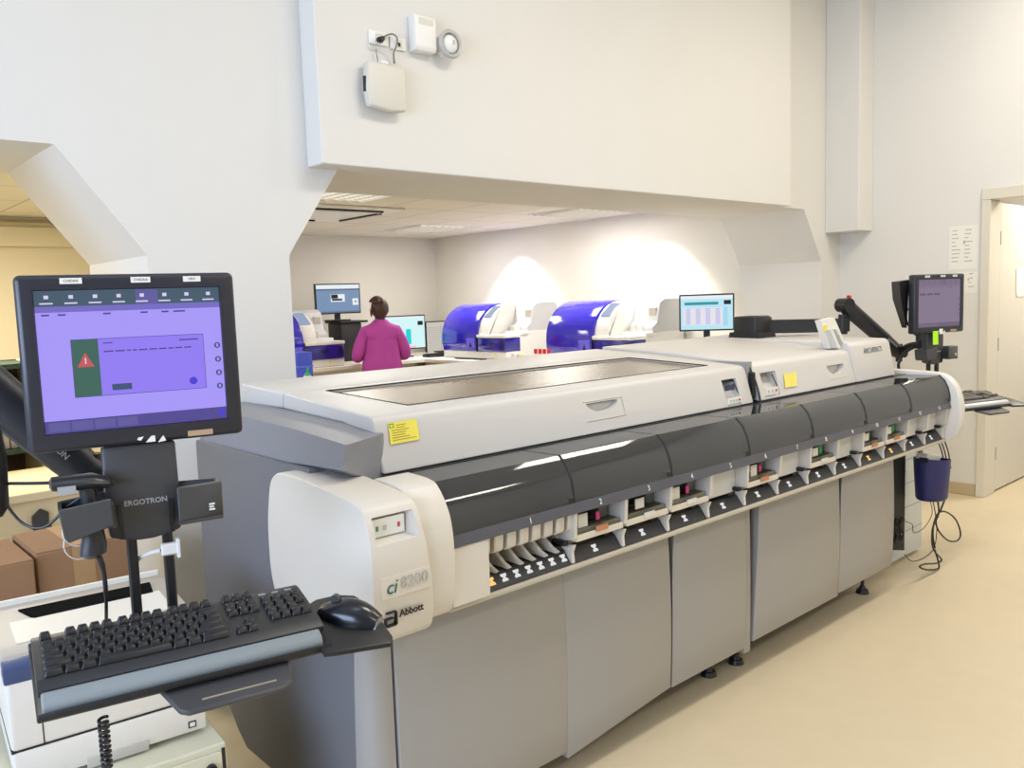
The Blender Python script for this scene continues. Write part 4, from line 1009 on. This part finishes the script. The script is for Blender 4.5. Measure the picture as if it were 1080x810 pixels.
# blue hooded analyzers: local x right, y into the bench, front at y = 0
M_hood = mat('hood_blue', (44,34,180), .12, coat=.6)
M_win = mat('drawer_blue', (36,32,140), .1, coat=.6)
M_navy = mat('drawer_navy', (26,26,84), .2)
def blue_analyzer(M, label):
    r = root('benchtop_analyzer', M, label, 'analyzer', 'blue hooded benchtop analyzers')
    W, Dp, H = .97, .72, .53
    b = MB(); b.b2(0,W,.02,Dp,0,.075,.012,2); b.b2(.0,W,.20,Dp,.06,.26,.01,2); part(b, 'base', M_white, r)
    def arc(y0, ry, z0, rz, n=12): return [(y0+ry-ry*math.sin(t), z0+rz*math.cos(t)) for t in [PI/2*i/n for i in range(n+1)]][::-1]
    hood = arc(.0,.34,.20,.33)          # from low front up to the crest
    prof = [(.02,.07),(.0,.14)]+hood+[(.52,.52),(.62,.46),(.62,.07)]
    b = MB(); b.prism(prof,'x',.005,.55,.006,2); hd = part(b, 'hood', M_hood, r)
    b = MB(); b.b2(.40,.53,-.003,.01,.10,.20,.004,1); b.m = 1; b.prism([(.45,.115),(.49,.115),(.47,.165)],'y',-.005,-.002); part(b, 'window_mark', [mat('hood_pale',(110,100,225),.2), M_navy], hd)
    b = MB(); b.b2(.43,.50,.075,.12,.27,.34,.01,2); part(b, 'pink_reagent', mat('violet_glow',(150,40,220),.3), hd)
    # white band beside the hood, with the display
    band = arc(.03,.33,.20,.32)
    prof = [(.03,.215)]+band+[(.55,.51),(.62,.46),(.62,.215)]
    b = MB(); b.prism(prof,'x',.552,.70,.006,2); bd = part(b, 'side_band', M_white, r)
    i0, i1 = 5, 10
    p, q = Vector((0,band[5][0],band[5][1])), Vector((0,band[9][0],band[9][1]))
    n = Vector((0,-(q-p).z,(q-p).y)).normalized()*.012
    b = MB(); b.hexa([p+n*.0+Vector((.575,0,0)),p+Vector((.675,0,0)),q+Vector((.675,0,0)),q+Vector((.575,0,0)),p+n+Vector((.575,0,0)),p+n+Vector((.675,0,0)),q+n+Vector((.675,0,0)),q+n+Vector((.575,0,0))])
    part(b, 'display', glow('pale_display',(176,196,236),.8), bd)
    # rear body with the tray and the key pad
    b = MB(); prof = [(.30,.24),(.30,.30),(.36,.34),(.40,.50),(.46,.53),(.68,.53),(.72,.50),(.72,.02),(.30,.02)]
    b.prism(prof,'x',.70,.962,.008,2); rb = part(b, 'rear_body', mat('rear_white_shaded',(206,206,208),.5), r)  # case white greyed, the shadow on its near end put into the colour
    b = MB()
    for i in range(6): b.b2(.735+i*.022,.749+i*.022,.285,.30,.245,.315)
    part(b, 'rack_fins', M_white, rb)
    b = MB(); b.b2(.86,.94,.372,.40,.34,.46,.004,1); part(b, 'key_pad', mat('pad_grey',(186,182,170),.5), rb)
    # protruding drawer
    b = MB(); b.b2(.555,W,.0,.31,.205,.235,.006,2); part(b, 'drawer_top', M_white, r)
    b = MB(); b.b2(.56,.965,.005,.30,.072,.205,.006,2); dw = part(b, 'drawer', M_win, r)
    b = MB(); b.b2(.72,.80,-.0005,.006,.13,.165,.006,2); part(b, 'drawer_grip', M_navy, dw)
    b = MB(); b.b2(.90,.945,.0,.006,.09,.19,.002,1); part(b, 'side_grip', M_navy, dw)
    b = MB(); b.b2(.548,.557,-.002,.02,.07,.23); part(b, 'edge', M_black, r)
    b = MB(); b.prism([(.80,.025),(.835,.025),(.8175,.058)],'y',.012,.021); part(b, 'warning_triangle', M_yellow, r)
    return r
ba = blue_analyzer(Matrix.Translation((5.2,6.86,BZ)) @ Matrix.Rotation(-PI/2,4,'Z'), 'blue hooded white analyzer in the middle of the bench, right of the centre screen')
dup(ba, Matrix.Translation((5.2,5.34,BZ)) @ Matrix.Rotation(-PI/2,4,'Z'), 'blue hooded white analyzer nearest the large right hand screen')
dup(ba, Matrix.Translation((3.13,6.90,BZ)), 'blue hooded white analyzer at the left, partly hidden by the pillar')
# blue bin under the left analyzer, bottle
b = MB(); a, c = U(312,372,'y',6.4), U(329,390,'y',6.4)
r = thing('blue_container', ((a.x+c.x)/2,6.45,.83), 'square blue container on the low table under the left analyzer', 'container')
b = MB(); b.b2(a.x,c.x,6.38,6.54,.83,a.z,.006,2); b.build('body', mat('container_blue',(60,76,190),.4), r)
b = MB(); b.b2(a.x-.004,c.x+.004,6.376,6.544,(a.z+.83)/2+.005,(a.z+.83)/2+.018,.003,1); b.build('rim', mat('rim_blue',(84,104,215),.4), r)
p = U(324,392,'y',6.0)
r = thing('wash_bottle', (p.x,6.0,.83), 'small white bottle with a green tip on the low table at the pillar edge', 'bottle')
b = MB(); b.cyl((p.x,6.0,.83),(p.x,6.0,.93),.03,.03,18); b.build('body', M_white, r)
b = MB(); b.cyl((p.x,6.0,.93),(p.x,6.0,.955),.03,.012,18); b.cyl((p.x,6.0,.955),(p.x+.01,6.0,1.0),.011,.007,12); b.build('cap', M_green, r)
# computer with its tower, the screens
def screen(name, c, w, h, yaw, label, stand, draw, bez=.012, tilt=0, group='screens in the rear laboratory'):
    M = Matrix.Translation(c) @ Matrix.Rotation(math.radians(yaw),4,'Z')
    r = root('monitor', M, label, 'monitor', group)
    b = MB(); b.b2(-w/2,w/2,0,.03,-h/2,h/2,.004,1); part(b, 'housing', M_black, r)
    s = MB(); mats = draw(s, w/2-bez, h/2-bez, -.001); part(s, 'screen', mats, r, smooth=False)
    if stand:
        b = MB(); b.b2(-.03,.03,.03,.05,-h/2-stand,-h/2+.08,.003,1); b.b2(-.11,.11,-.04,.12,-h/2-stand,-h/2-stand+.015,.004,1); part(b, 'stand', M_black, r)
    return r
def R2(b, x0, x1, z0, z1, y, m): b.m = m; b.poly([(x0,y,z0),(x1,y,z0),(x1,y,z1),(x0,y,z1)])
def draw_left(b, w, h, y):
    R2(b,-w,w,-h,h,y,0); R2(b,-w,w,h*.72,h,y-.001,1); R2(b,-w,w,h*.60,h*.72,y-.001,2)
    R2(b,-.35*w,.30*w,-.22*h,.32*h,y-.001,1); R2(b,-.33*w,-.02*w,.02*h,.30*h,y-.002,3); R2(b,-.30*w,.18*w,-.14*h,-.0*h,y-.002,3)
    R2(b,.66*w,.93*w,-.48*h,.0*h,y-.001,1); R2(b,.76*w,.84*w,-.28*h,-.18*h,y-.002,3)
    R2(b,-w,w,-h,-h*.9,y-.001,2)
    return [glow('scr_bluegrey',(120,146,180),1.2), glow('scr_white',(235,242,246),1.2), glow('scr_slate',(96,112,136),1.2), glow('scr_ink',(30,34,40),.8)]
def draw_mid(b, w, h, y):
    R2(b,-w,w,-h,h,y,0); R2(b,.18*w,.40*w,-.75*h,.2*h,y-.001,1); R2(b,.70*w,.93*w,.42*h,.68*h,y-.001,2); R2(b,-w,w,.9*h,h,y-.001,3); R2(b,.3*w,.6*w,-h,-.86*h,y-.001,4)
    return [glow('scr_cyanwhite',(214,250,250),1.2), glow('scr_cyan',(20,214,214),1.2), glow('scr_ink',(30,34,40),.8), glow('scr_white',(235,242,246),1.2), glow('scr_rose',(240,200,214),1.2)]
def draw_right(b, w, h, y):
    R2(b,-w,w,-h,h,y,0); R2(b,-.85*w,.45*w,.45*h,.62*h,y-.001,1); R2(b,.66*w,.93*w,.45*h,.70*h,y-.001,2); R2(b,-.9*w,.6*w,-.72*h,.28*h,y-.001,3)
    for i in range(9): R2(b,-.9*w,.6*w,(-.66+i*.11)*h,(-.64+i*.11)*h,y-.002,4)
    for i in range(4): R2(b,(-.8+.38*i)*w,(-.62+.38*i)*w,-.7*h,.26*h,y-.003,5)
    R2(b,.64*w,.80*w,-.8*h,.3*h,y-.001,6); R2(b,-w,w,.8*h,h,y-.001,3)
    return [glow('scr_sky',(190,232,246),1.2), glow('scr_teal',(50,150,160),1.2), glow('scr_ink',(30,34,40),.8), glow('scr_white',(235,242,246),1.2), glow('scr_pinkline',(232,160,180),1.2), glow('scr_lilac',(205,205,238),1.2), glow('scr_paleblue',(170,215,238),1.2)]
a, c = U(332.5,300,'y',7.45), U(380,329.5,'y',7.45)
yaw = -4
r = thing('computer_tower', (0,0,0), 'black computer tower standing on the bench below the left screen', 'computer')
t0, t1 = U(359,372,'y',7.4), U(379,340,'y',7.4)
b = MB(); b.b2(t0.x,t1.x,7.36,7.62,BZ,t1.z,.01,2); b.build('case', M_black, r)
b = MB(); b.b2(t0.x-.02,t1.x+.06,7.33,7.64,t1.z,t1.z+.022,.006,2); b.build('top_panel', M_black, r)
b = MB(); b.cyl((t1.x-.05,7.361,BZ+.18),(t1.x-.05,7.354,BZ+.18),.012,None,14); b.build('button', M_steel, r)
scl = screen('monitor', ((a.x+c.x)/2,7.45,(a.z+c.z)/2), (c.x-a.x)*1.0, a.z-c.z+.01, yaw, 'left rear screen with a grey-blue picture standing on the computer tower', (a.z+c.z)/2-(a.z-c.z+.01)/2-(t1.z+.022), draw_left)
a, c = U(398,335,'y',7.25), U(448,366,'y',7.25)
screen('monitor', ((a.x+c.x)/2,7.25,(a.z+c.z)/2), c.x-a.x, a.z-c.z+.02, -6, 'centre rear screen with a cyan block, in front of the person', (a.z+c.z)/2-(a.z-c.z+.02)/2-BZ, draw_mid)
# second screen edge and paper beside it
a, c = U(448,337,'y',7.7), U(472,371,'y',7.7)
def draw_list(b, w, h, y):
    R2(b,-w,w,-h,h,y,0); 
    for i in range(14): R2(b,-.92*w,-.1*w,(-.9+i*.12)*h,(-.88+i*.12)*h,y-.001,1); R2(b,.02*w,.9*w,(-.9+i*.12)*h,(-.88+i*.12)*h,y-.001,1)
    R2(b,-.06*w,-.03*w,-h,h*.8,y-.001,1)
    return [glow('scr_pagegrey',(206,200,190),1.2), glow('scr_greyline',(150,146,140),1.2)]
screen('monitor', ((a.x+c.x)/2+.0,7.6,(a.z+c.z)/2-.01), .40, .36, -8, 'grey list screen between the centre screen and the middle blue analyzer', (a.z+c.z)/2-.01-.18-BZ, draw_list)
# keyboards and bits on the bench
def bench_keyboard(x, y, yaw, label):
    M = Mst((x,y,BZ), yaw); r = root('keyboard', M, label, 'keyboard', 'keyboards on the rear bench')
    b = MB(); b.prism([(-.07,0),(.07,0),(.07,.024),(-.07,.012)],'x',-.21,.21,.003,1); part(b, 'case', M_black, r)
    b = MB()
    for i in range(14):
        for j in range(5): b.box((-.19+i*.029,-.05+j*.025,.021+j*.0025),(.024,.020,.006))
    o = part(b, 'keys', M_key, r, smooth=False); o['kind'] = 'stuff'
p = U(441,374,'z',BZ); bench_keyboard(p.x-.02, 7.0, -8, 'black keyboard under the centre rear screen')
p = U(461,372,'z',BZ); bench_keyboard(p.x, 7.15, -12, 'black keyboard left of the middle blue analyzer')
b = MB(); p, q = U(480,378.5,'z',BZ), U(513,380,'z',BZ); b.tube([p+Vector((0,0,.008)),(p+q)/2+Vector((0,0,.008)),q+Vector((0,0,.008))],.008,8,4); tag(b.build('marker_pen', M_black), 'long black pen lying before the middle blue analyzer', 'pen')
b = MB(); p, q = U(328,381.5,'z',BZ+.0), U(354,382.5,'z',BZ+.0)
p.z = q.z = BZ+.009; b.tube([p,(p+q)/2,q],.009,8,4); tag(b.build('marker_pen', M_black), 'long black pen lying before the left blue analyzer', 'pen')
for i in range(4):
    p = U(565+4.6*i,371,'x',5.08); b = MB(); b.cyl((p.x,p.y,BZ),(p.x,p.y,BZ+.085),.012,None,14); 
    r = thing('sample_tube', (p.x,p.y,BZ), 'sample tube with red cap between the two right hand blue analyzers', 'tube', 'red capped sample tubes')
    b.build('glass', M_white, r); b = MB(); b.cyl((p.x,p.y,BZ+.085),(p.x,p.y,BZ+.125),.016,None,14); b.build('cap', M_red, r)
for i, (px, col) in enumerate(((541,'pad_grey'),(546,'pad_grey'),(551,'yellow_paper'))):
    p = U(px,374,'x',5.10); r = thing('reagent_vial', (p.x,p.y,BZ), ['small grey capped vial on the bench, left of its row','small grey capped vial in the middle of its row','small yellow capped vial left of the red capped tubes'][i], 'vial', 'small vials')
    b = MB(); b.cyl((p.x,p.y,BZ),(p.x,p.y,BZ+.05),.018,None,14); b.build('glass', M_white, r)
    b = MB(); b.cyl((p.x,p.y,BZ+.05),(p.x,p.y,BZ+.07),.016,None,14); b.build('cap', MATS[col], r)
# large screen at the right
a, bb, c = U(716,311,'y',4.02), U(774.5,309,'y',3.68), U(712.5,350,'y',4.02)
w = (Vector((a.x,a.y,0))-Vector((bb.x,bb.y,0))).length
yaw = math.degrees(math.atan2(bb.y-a.y, bb.x-a.x))
sc_c = Vector(((a.x+bb.x)/2,(a.y+bb.y)/2,(a.z+c.z)/2-.0))
screen('monitor', sc_c, w, a.z-c.z, yaw, 'large right hand screen with a pale blue table, above the analyzer lid', 0, draw_right)
st = [o for o in COL.objects if o.name.startswith('monitor') and o.get('label','').startswith('large right')][0]
b = MB(); b.b2(-.12,.12,-.04,.14,-(sc_c.z-BZ),-(sc_c.z-BZ)+.02,.004,1); b.b2(-.025,.025,.035,.055,-(sc_c.z-BZ)+.01,-.1); part(b, 'stand', M_black, st)
# ceiling fittings of the rear room
def ceil_item(name, q, label, cat, mt, z=LC, t=.012, slats=0):
    pts = [U(px,py,'z',z) for px,py in q]; c = sum(pts,Vector())/len(pts)
    xs = [p.x for p in pts]; ys = [p.y for p in pts]; x0,x1,y0,y1 = min(xs),max(xs),min(ys),max(ys)
    r = thing(name, (c.x,c.y,z), label, cat)
    b = MB(); b.b2(x0,x1,y0,y1,z-t,z,.003,1); b.build('frame', M_white, r)
    if slats:
        for i in range(slats):
            y = y0+.03+(y1-y0-.06)*i/(slats-1); b = MB(); b.b2(x0+.02,x1-.02,y-.012,y+.012,z-t-.004,z-t+.002); b.build('slat', mt, r)
    else:
        b = MB(); b.b2(x0+.03,x1-.03,y0+.03,y1-.03,z-t-.003,z-t+.002); b.build('diffuser', mt, r)
    return r, x0, x1, y0, y1
r = thing('ceiling_cassette', (3.25,5.9,LC), 'square white ceiling air unit with dark slots in the rear room', 'air conditioner')
b = MB(); b.b2(2.80,3.80,5.40,6.40,LC-.02,LC,.005,1); b.build('frame', M_white, r)
for (x0,x1,y0,y1) in ((2.85,3.66,5.49,5.56),(2.9,3.5,6.26,6.29),(3.70,3.73,5.62,6.22)):
    b = MB(); b.b2(x0,x1,y0,y1,LC-.034,LC-.02); b.build('air_slot', M_blackg, r)
for (x, y, lab) in ((2.95,4.85,'louvred ceiling lamp nearest the pillar in the rear room'),(5.0,6.75,'louvred ceiling lamp in the middle of the rear room ceiling'),(5.35,5.05,'louvred ceiling lamp near the right wall of the rear room')):
    r = thing('ceiling_lamp', (x,y,LC), lab, 'ceiling lamp', 'louvred ceiling lamps of the rear room')
    b = MB(); b.b2(x-.3,x+.3,y-.3,y+.3,LC-.006,LC); b.m = 1; b.b2(x-.27,x+.27,y-.27,y+.27,LC-.0075,LC-.004); b.build('panel', [M_white, glow('lamp_white',(255,246,228),1.1)], r)
    b = MB()
    for i in range(7): b.b2(x-.27+i*.09-.004,x-.27+i*.09+.004,y-.27,y+.27,LC-.02,LC-.006)
    b.build('louvre', M_white, r)
# ------------------------------------------------------------------ the person at the bench
PM = Matrix.Translation((4.27,6.55,0)) @ Matrix.Rotation(math.radians(-22),4,'Z') @ Matrix.Diagonal((.94,1,1,1))
def skin(name, V, E, rad, m, parent, sub=2, root_i=0, M=PM):
    me = bpy.data.meshes.new(name); me.from_pydata(V, E, []); o = bpy.data.objects.new(name, me); COL.objects.link(o)
    md = o.modifiers.new('s','SKIN'); md.use_smooth_shade = True
    lay = me.skin_vertices[0].data
    for i, rr in enumerate(rad):
        lay[i].radius = rr if isinstance(rr, tuple) else (rr, rr); lay[i].use_root = (i == root_i)
    sb = o.modifiers.new('u','SUBSURF'); sb.levels = sb.render_levels = sub
    bpy.context.view_layer.update()
    nm = bpy.data.meshes.new_from_object(o.evaluated_get(bpy.context.evaluated_depsgraph_get()))
    bpy.data.objects.remove(o); nm.name = name; nm.materials.clear(); nm.materials.append(m)
    for p in nm.polygons: p.use_smooth = True
    o = bpy.data.objects.new(name, nm); COL.objects.link(o); o.parent = parent
    return o
pr = root('person', PM, 'person in a magenta tunic seen from behind, working at the centre rear screen', 'person')
M_skin = mat('skin', (214,160,130), .5); M_tunic = mat('magenta_tunic', (176,66,158), .8, noise=.08, scale=14, bump=.3)
M_hair = mat('brown_hair', (62,40,28), .5, noise=.25, scale=40); M_trou = mat('white_trousers', (214,212,206), .8)
V = [(0,0,.84),(0,.0,1.0),(0,-.005,1.16),(0,-.01,1.25),(0,.0,1.315),(0,.012,1.375),(0,.018,1.43),(0,.010,1.485)]
rad = [(.13,.10),(.115,.09),(.135,.095),(.08,.055),.042,.050,(.070,.082),(.05,.06)]
E = [(i,i+1) for i in range(7)]
def chain(start, pts, rs):
    j = start
    for p, q in zip(pts, rs):
        V.append(p); rad.append(q); E.append((j, len(V)-1)); j = len(V)-1
    return j
for s in (-1,1):
    chain(0, [(s*.085,0,.74),(s*.09,.01,.46),(s*.09,-.01,.10),(s*.095,.03,.04),(s*.10,.13,.03)], [.078,.055,.036,.034,.025])
    w = chain(3, [(s*.14,-.005,1.225),(s*.215,-.02,1.10),(s*.250,-.01,1.0),(s*.20,.15,.985),(s*.16,.27,.975),(s*.150,.315,.972)], [.040,.042,.036,.032,.024,(.034,.016)])
    for k, (dx, l) in enumerate(((-.030,.060),(-.010,.072),(.010,.070),(.028,.056))):
        chain(w, [(s*(.150-dx*.9),.345,.972),(s*(.150-dx),.345+l*.5,.968),(s*(.150-dx*1.05),.345+l*.85,.950)], [.009,.008,.007])
    chain(w, [(s*.112,.315,.970),(s*.100,.345,.962)], [.010,.008])
skin('body', V, E, rad, M_skin, pr, 2)
# tunic
V = [(0,.0,.80),(0,0,.92),(0,-.005,1.05),(0,-.005,1.16),(0,-.008,1.24),(0,-.004,1.295),(0,.002,1.345)]
rad = [(.235,.170),(.215,.155),(.190,.135),(.185,.130),(.150,.100),(.092,.080),(.068,.068)]
E = [(i,i+1) for i in range(6)]
for s in (-1,1): chain(4, [(s*.150,-.005,1.215),(s*.215,-.02,1.09),(s*.246,-.01,.99),(s*.205,.14,.988),(s*.175,.22,.98)], [.072,.066,.060,.052,.046])
skin('tunic', V, E, rad, M_tunic, pr, 2)
V = [(0,0,.86),(0,0,.80)]; rad = [(.17,.14),(.16,.135)]; E = [(0,1)]
for s in (-1,1): chain(1, [(s*.088,0,.72),(s*.092,.01,.46),(s*.092,-.01,.12)], [.098,.078,.066])
skin('trousers', V, E, rad, M_trou, pr, 2)
for s in (-1,1):
    b = MB(); b.sphere((s*.098,.06,.035),.05,(.95,2.3,.75),16); o = b.build('shoe', M_white, None); o.parent = pr
# hair, gathered up at the back
b = MB(); b.sphere((0,-.012,1.435),.090,(.96,1.02,1.08),24); b.sphere((0,-.03,1.37),.06,(1.0,.8,.7),16); o = b.build('hair', M_hair); o.parent = pr
b = MB(); rnd = random.Random(5)
b.sphere((-.030,-.05,1.505),.056,(1.1,.9,.8),16)
for i in range(16):
    a = rnd.uniform(0,2*PI); e = rnd.uniform(-.3,1); c0 = Vector((-.035,-.05,1.50)); d = Vector((math.cos(a)*math.cos(e),math.sin(a)*math.cos(e),math.sin(e)*.6))
    b.tube([c0+d*.03,c0+d*.055+Vector((0,0,.008)),c0+d*.066-Vector((0,0,.012))],[.012,.010,.004],6,3)
o = b.build('bun', M_hair); o.parent = pr
b = MB(); b.tube([(-.075,-.06,1.45),(-.095,-.065,1.40),(-.09,-.06,1.36)],[.012,.010,.004],6,3); o = b.build('loose_strand', M_hair); o.parent = pr
for s in (-1,1):
    b = MB(); b.sphere((s*.086,.012,1.415),.022,(.45,.75,1.2),12); o = b.build('ear', M_skin); o.parent = pr
b = MB()
b.sphere((0,.098,1.405),.014,(.8,1,1.3),10); b.sphere((0,.088,1.372),.02,(1.1,.4,.35),10)
for s in (-1,1): b.sphere((s*.03,.084,1.425),.011,(1.2,.7,.8),10)
o = b.build('face_features', mat('face_tone',(190,120,104),.5)); o.parent = pr
# ------------------------------------------------------------------ light
def area(name, loc, aim, sx, sy, power, rgb, spread=180):
    l = bpy.data.lights.new(name, 'AREA'); l.shape = 'RECTANGLE'; l.size = sx; l.size_y = sy; l.energy = power; l.color = lin(rgb)[:3]
    l.spread = math.radians(spread)
    o = bpy.data.objects.new(name, l); COL.objects.link(o)
    d = (Vector(aim)-Vector(loc)).normalized(); o.matrix_basis = Matrix.Translation(loc) @ d.to_track_quat('-Z','Y').to_matrix().to_4x4(); return o
def spot(name, loc, aim, power, rgb, deg, blend=.4, r=.03):
    l = bpy.data.lights.new(name, 'SPOT'); l.energy = power; l.color = lin(rgb)[:3]; l.spot_size = math.radians(deg); l.spot_blend = blend; l.shadow_soft_size = r
    o = bpy.data.objects.new(name, l); COL.objects.link(o)
    d = (Vector(aim)-Vector(loc)).normalized(); o.matrix_basis = Matrix.Translation(loc) @ d.to_track_quat('-Z','Y').to_matrix().to_4x4(); return o
warm, neutral, cool = (255,245,230), (255,250,242), (200,220,255)
for i, (x, y, p) in enumerate(((.4,.7,8),(2.5,.95,42),(4.6,.9,30),(2.0,-1.8,36),(4.6,-1.8,32),(5.2,1.4,20))):
    area('ceiling_light_%d' % i, (x,y,CEIL-.03), (x,y,0), 1.2, .5, p*1.2, warm if x > 3 else neutral if x > 1 else (226,237,255))
area('window_light', (-2.55,.8,1.7), (1.0,1.6,1.4), 3.0, 1.4, 210, cool)
for i, (x, y) in enumerate(((2.95,4.85),(5.0,6.75),(5.2,5.05),(2.4,6.6))):
    area('lab_light_%d' % i, (x,y,LC-.03), (x,y,0), .6, .6, 21, neutral)
spot('wall_washer_a', (5.64,6.42,LC-.03), (5.70,6.42,0), 105, neutral, 94, .45)
spot('wall_washer_b', (5.66,4.58,LC-.03), (5.72,4.6,0), 105, neutral, 94, .45)
area('store_light', (.5,5.0,2.08), (.5,5.0,0), .6, .6, 66, (255,245,222))
area('passage_light', (XR+.9,1.5,2.42), (XR+.9,1.5,0), .5, .5, 40, warm)
w = bpy.data.worlds.new('world'); SC.world = w; w.use_nodes = True
w.node_tree.nodes['Background'].inputs[0].default_value = lin((205,220,245)); w.node_tree.nodes['Background'].inputs[1].default_value = 1.0
vs = SC.view_settings; SC.display_settings.display_device = 'sRGB'; vs.view_transform = 'Standard'; vs.look = 'None'; vs.gamma = 1; vs.exposure = -.33; vs.use_curve_mapping = False
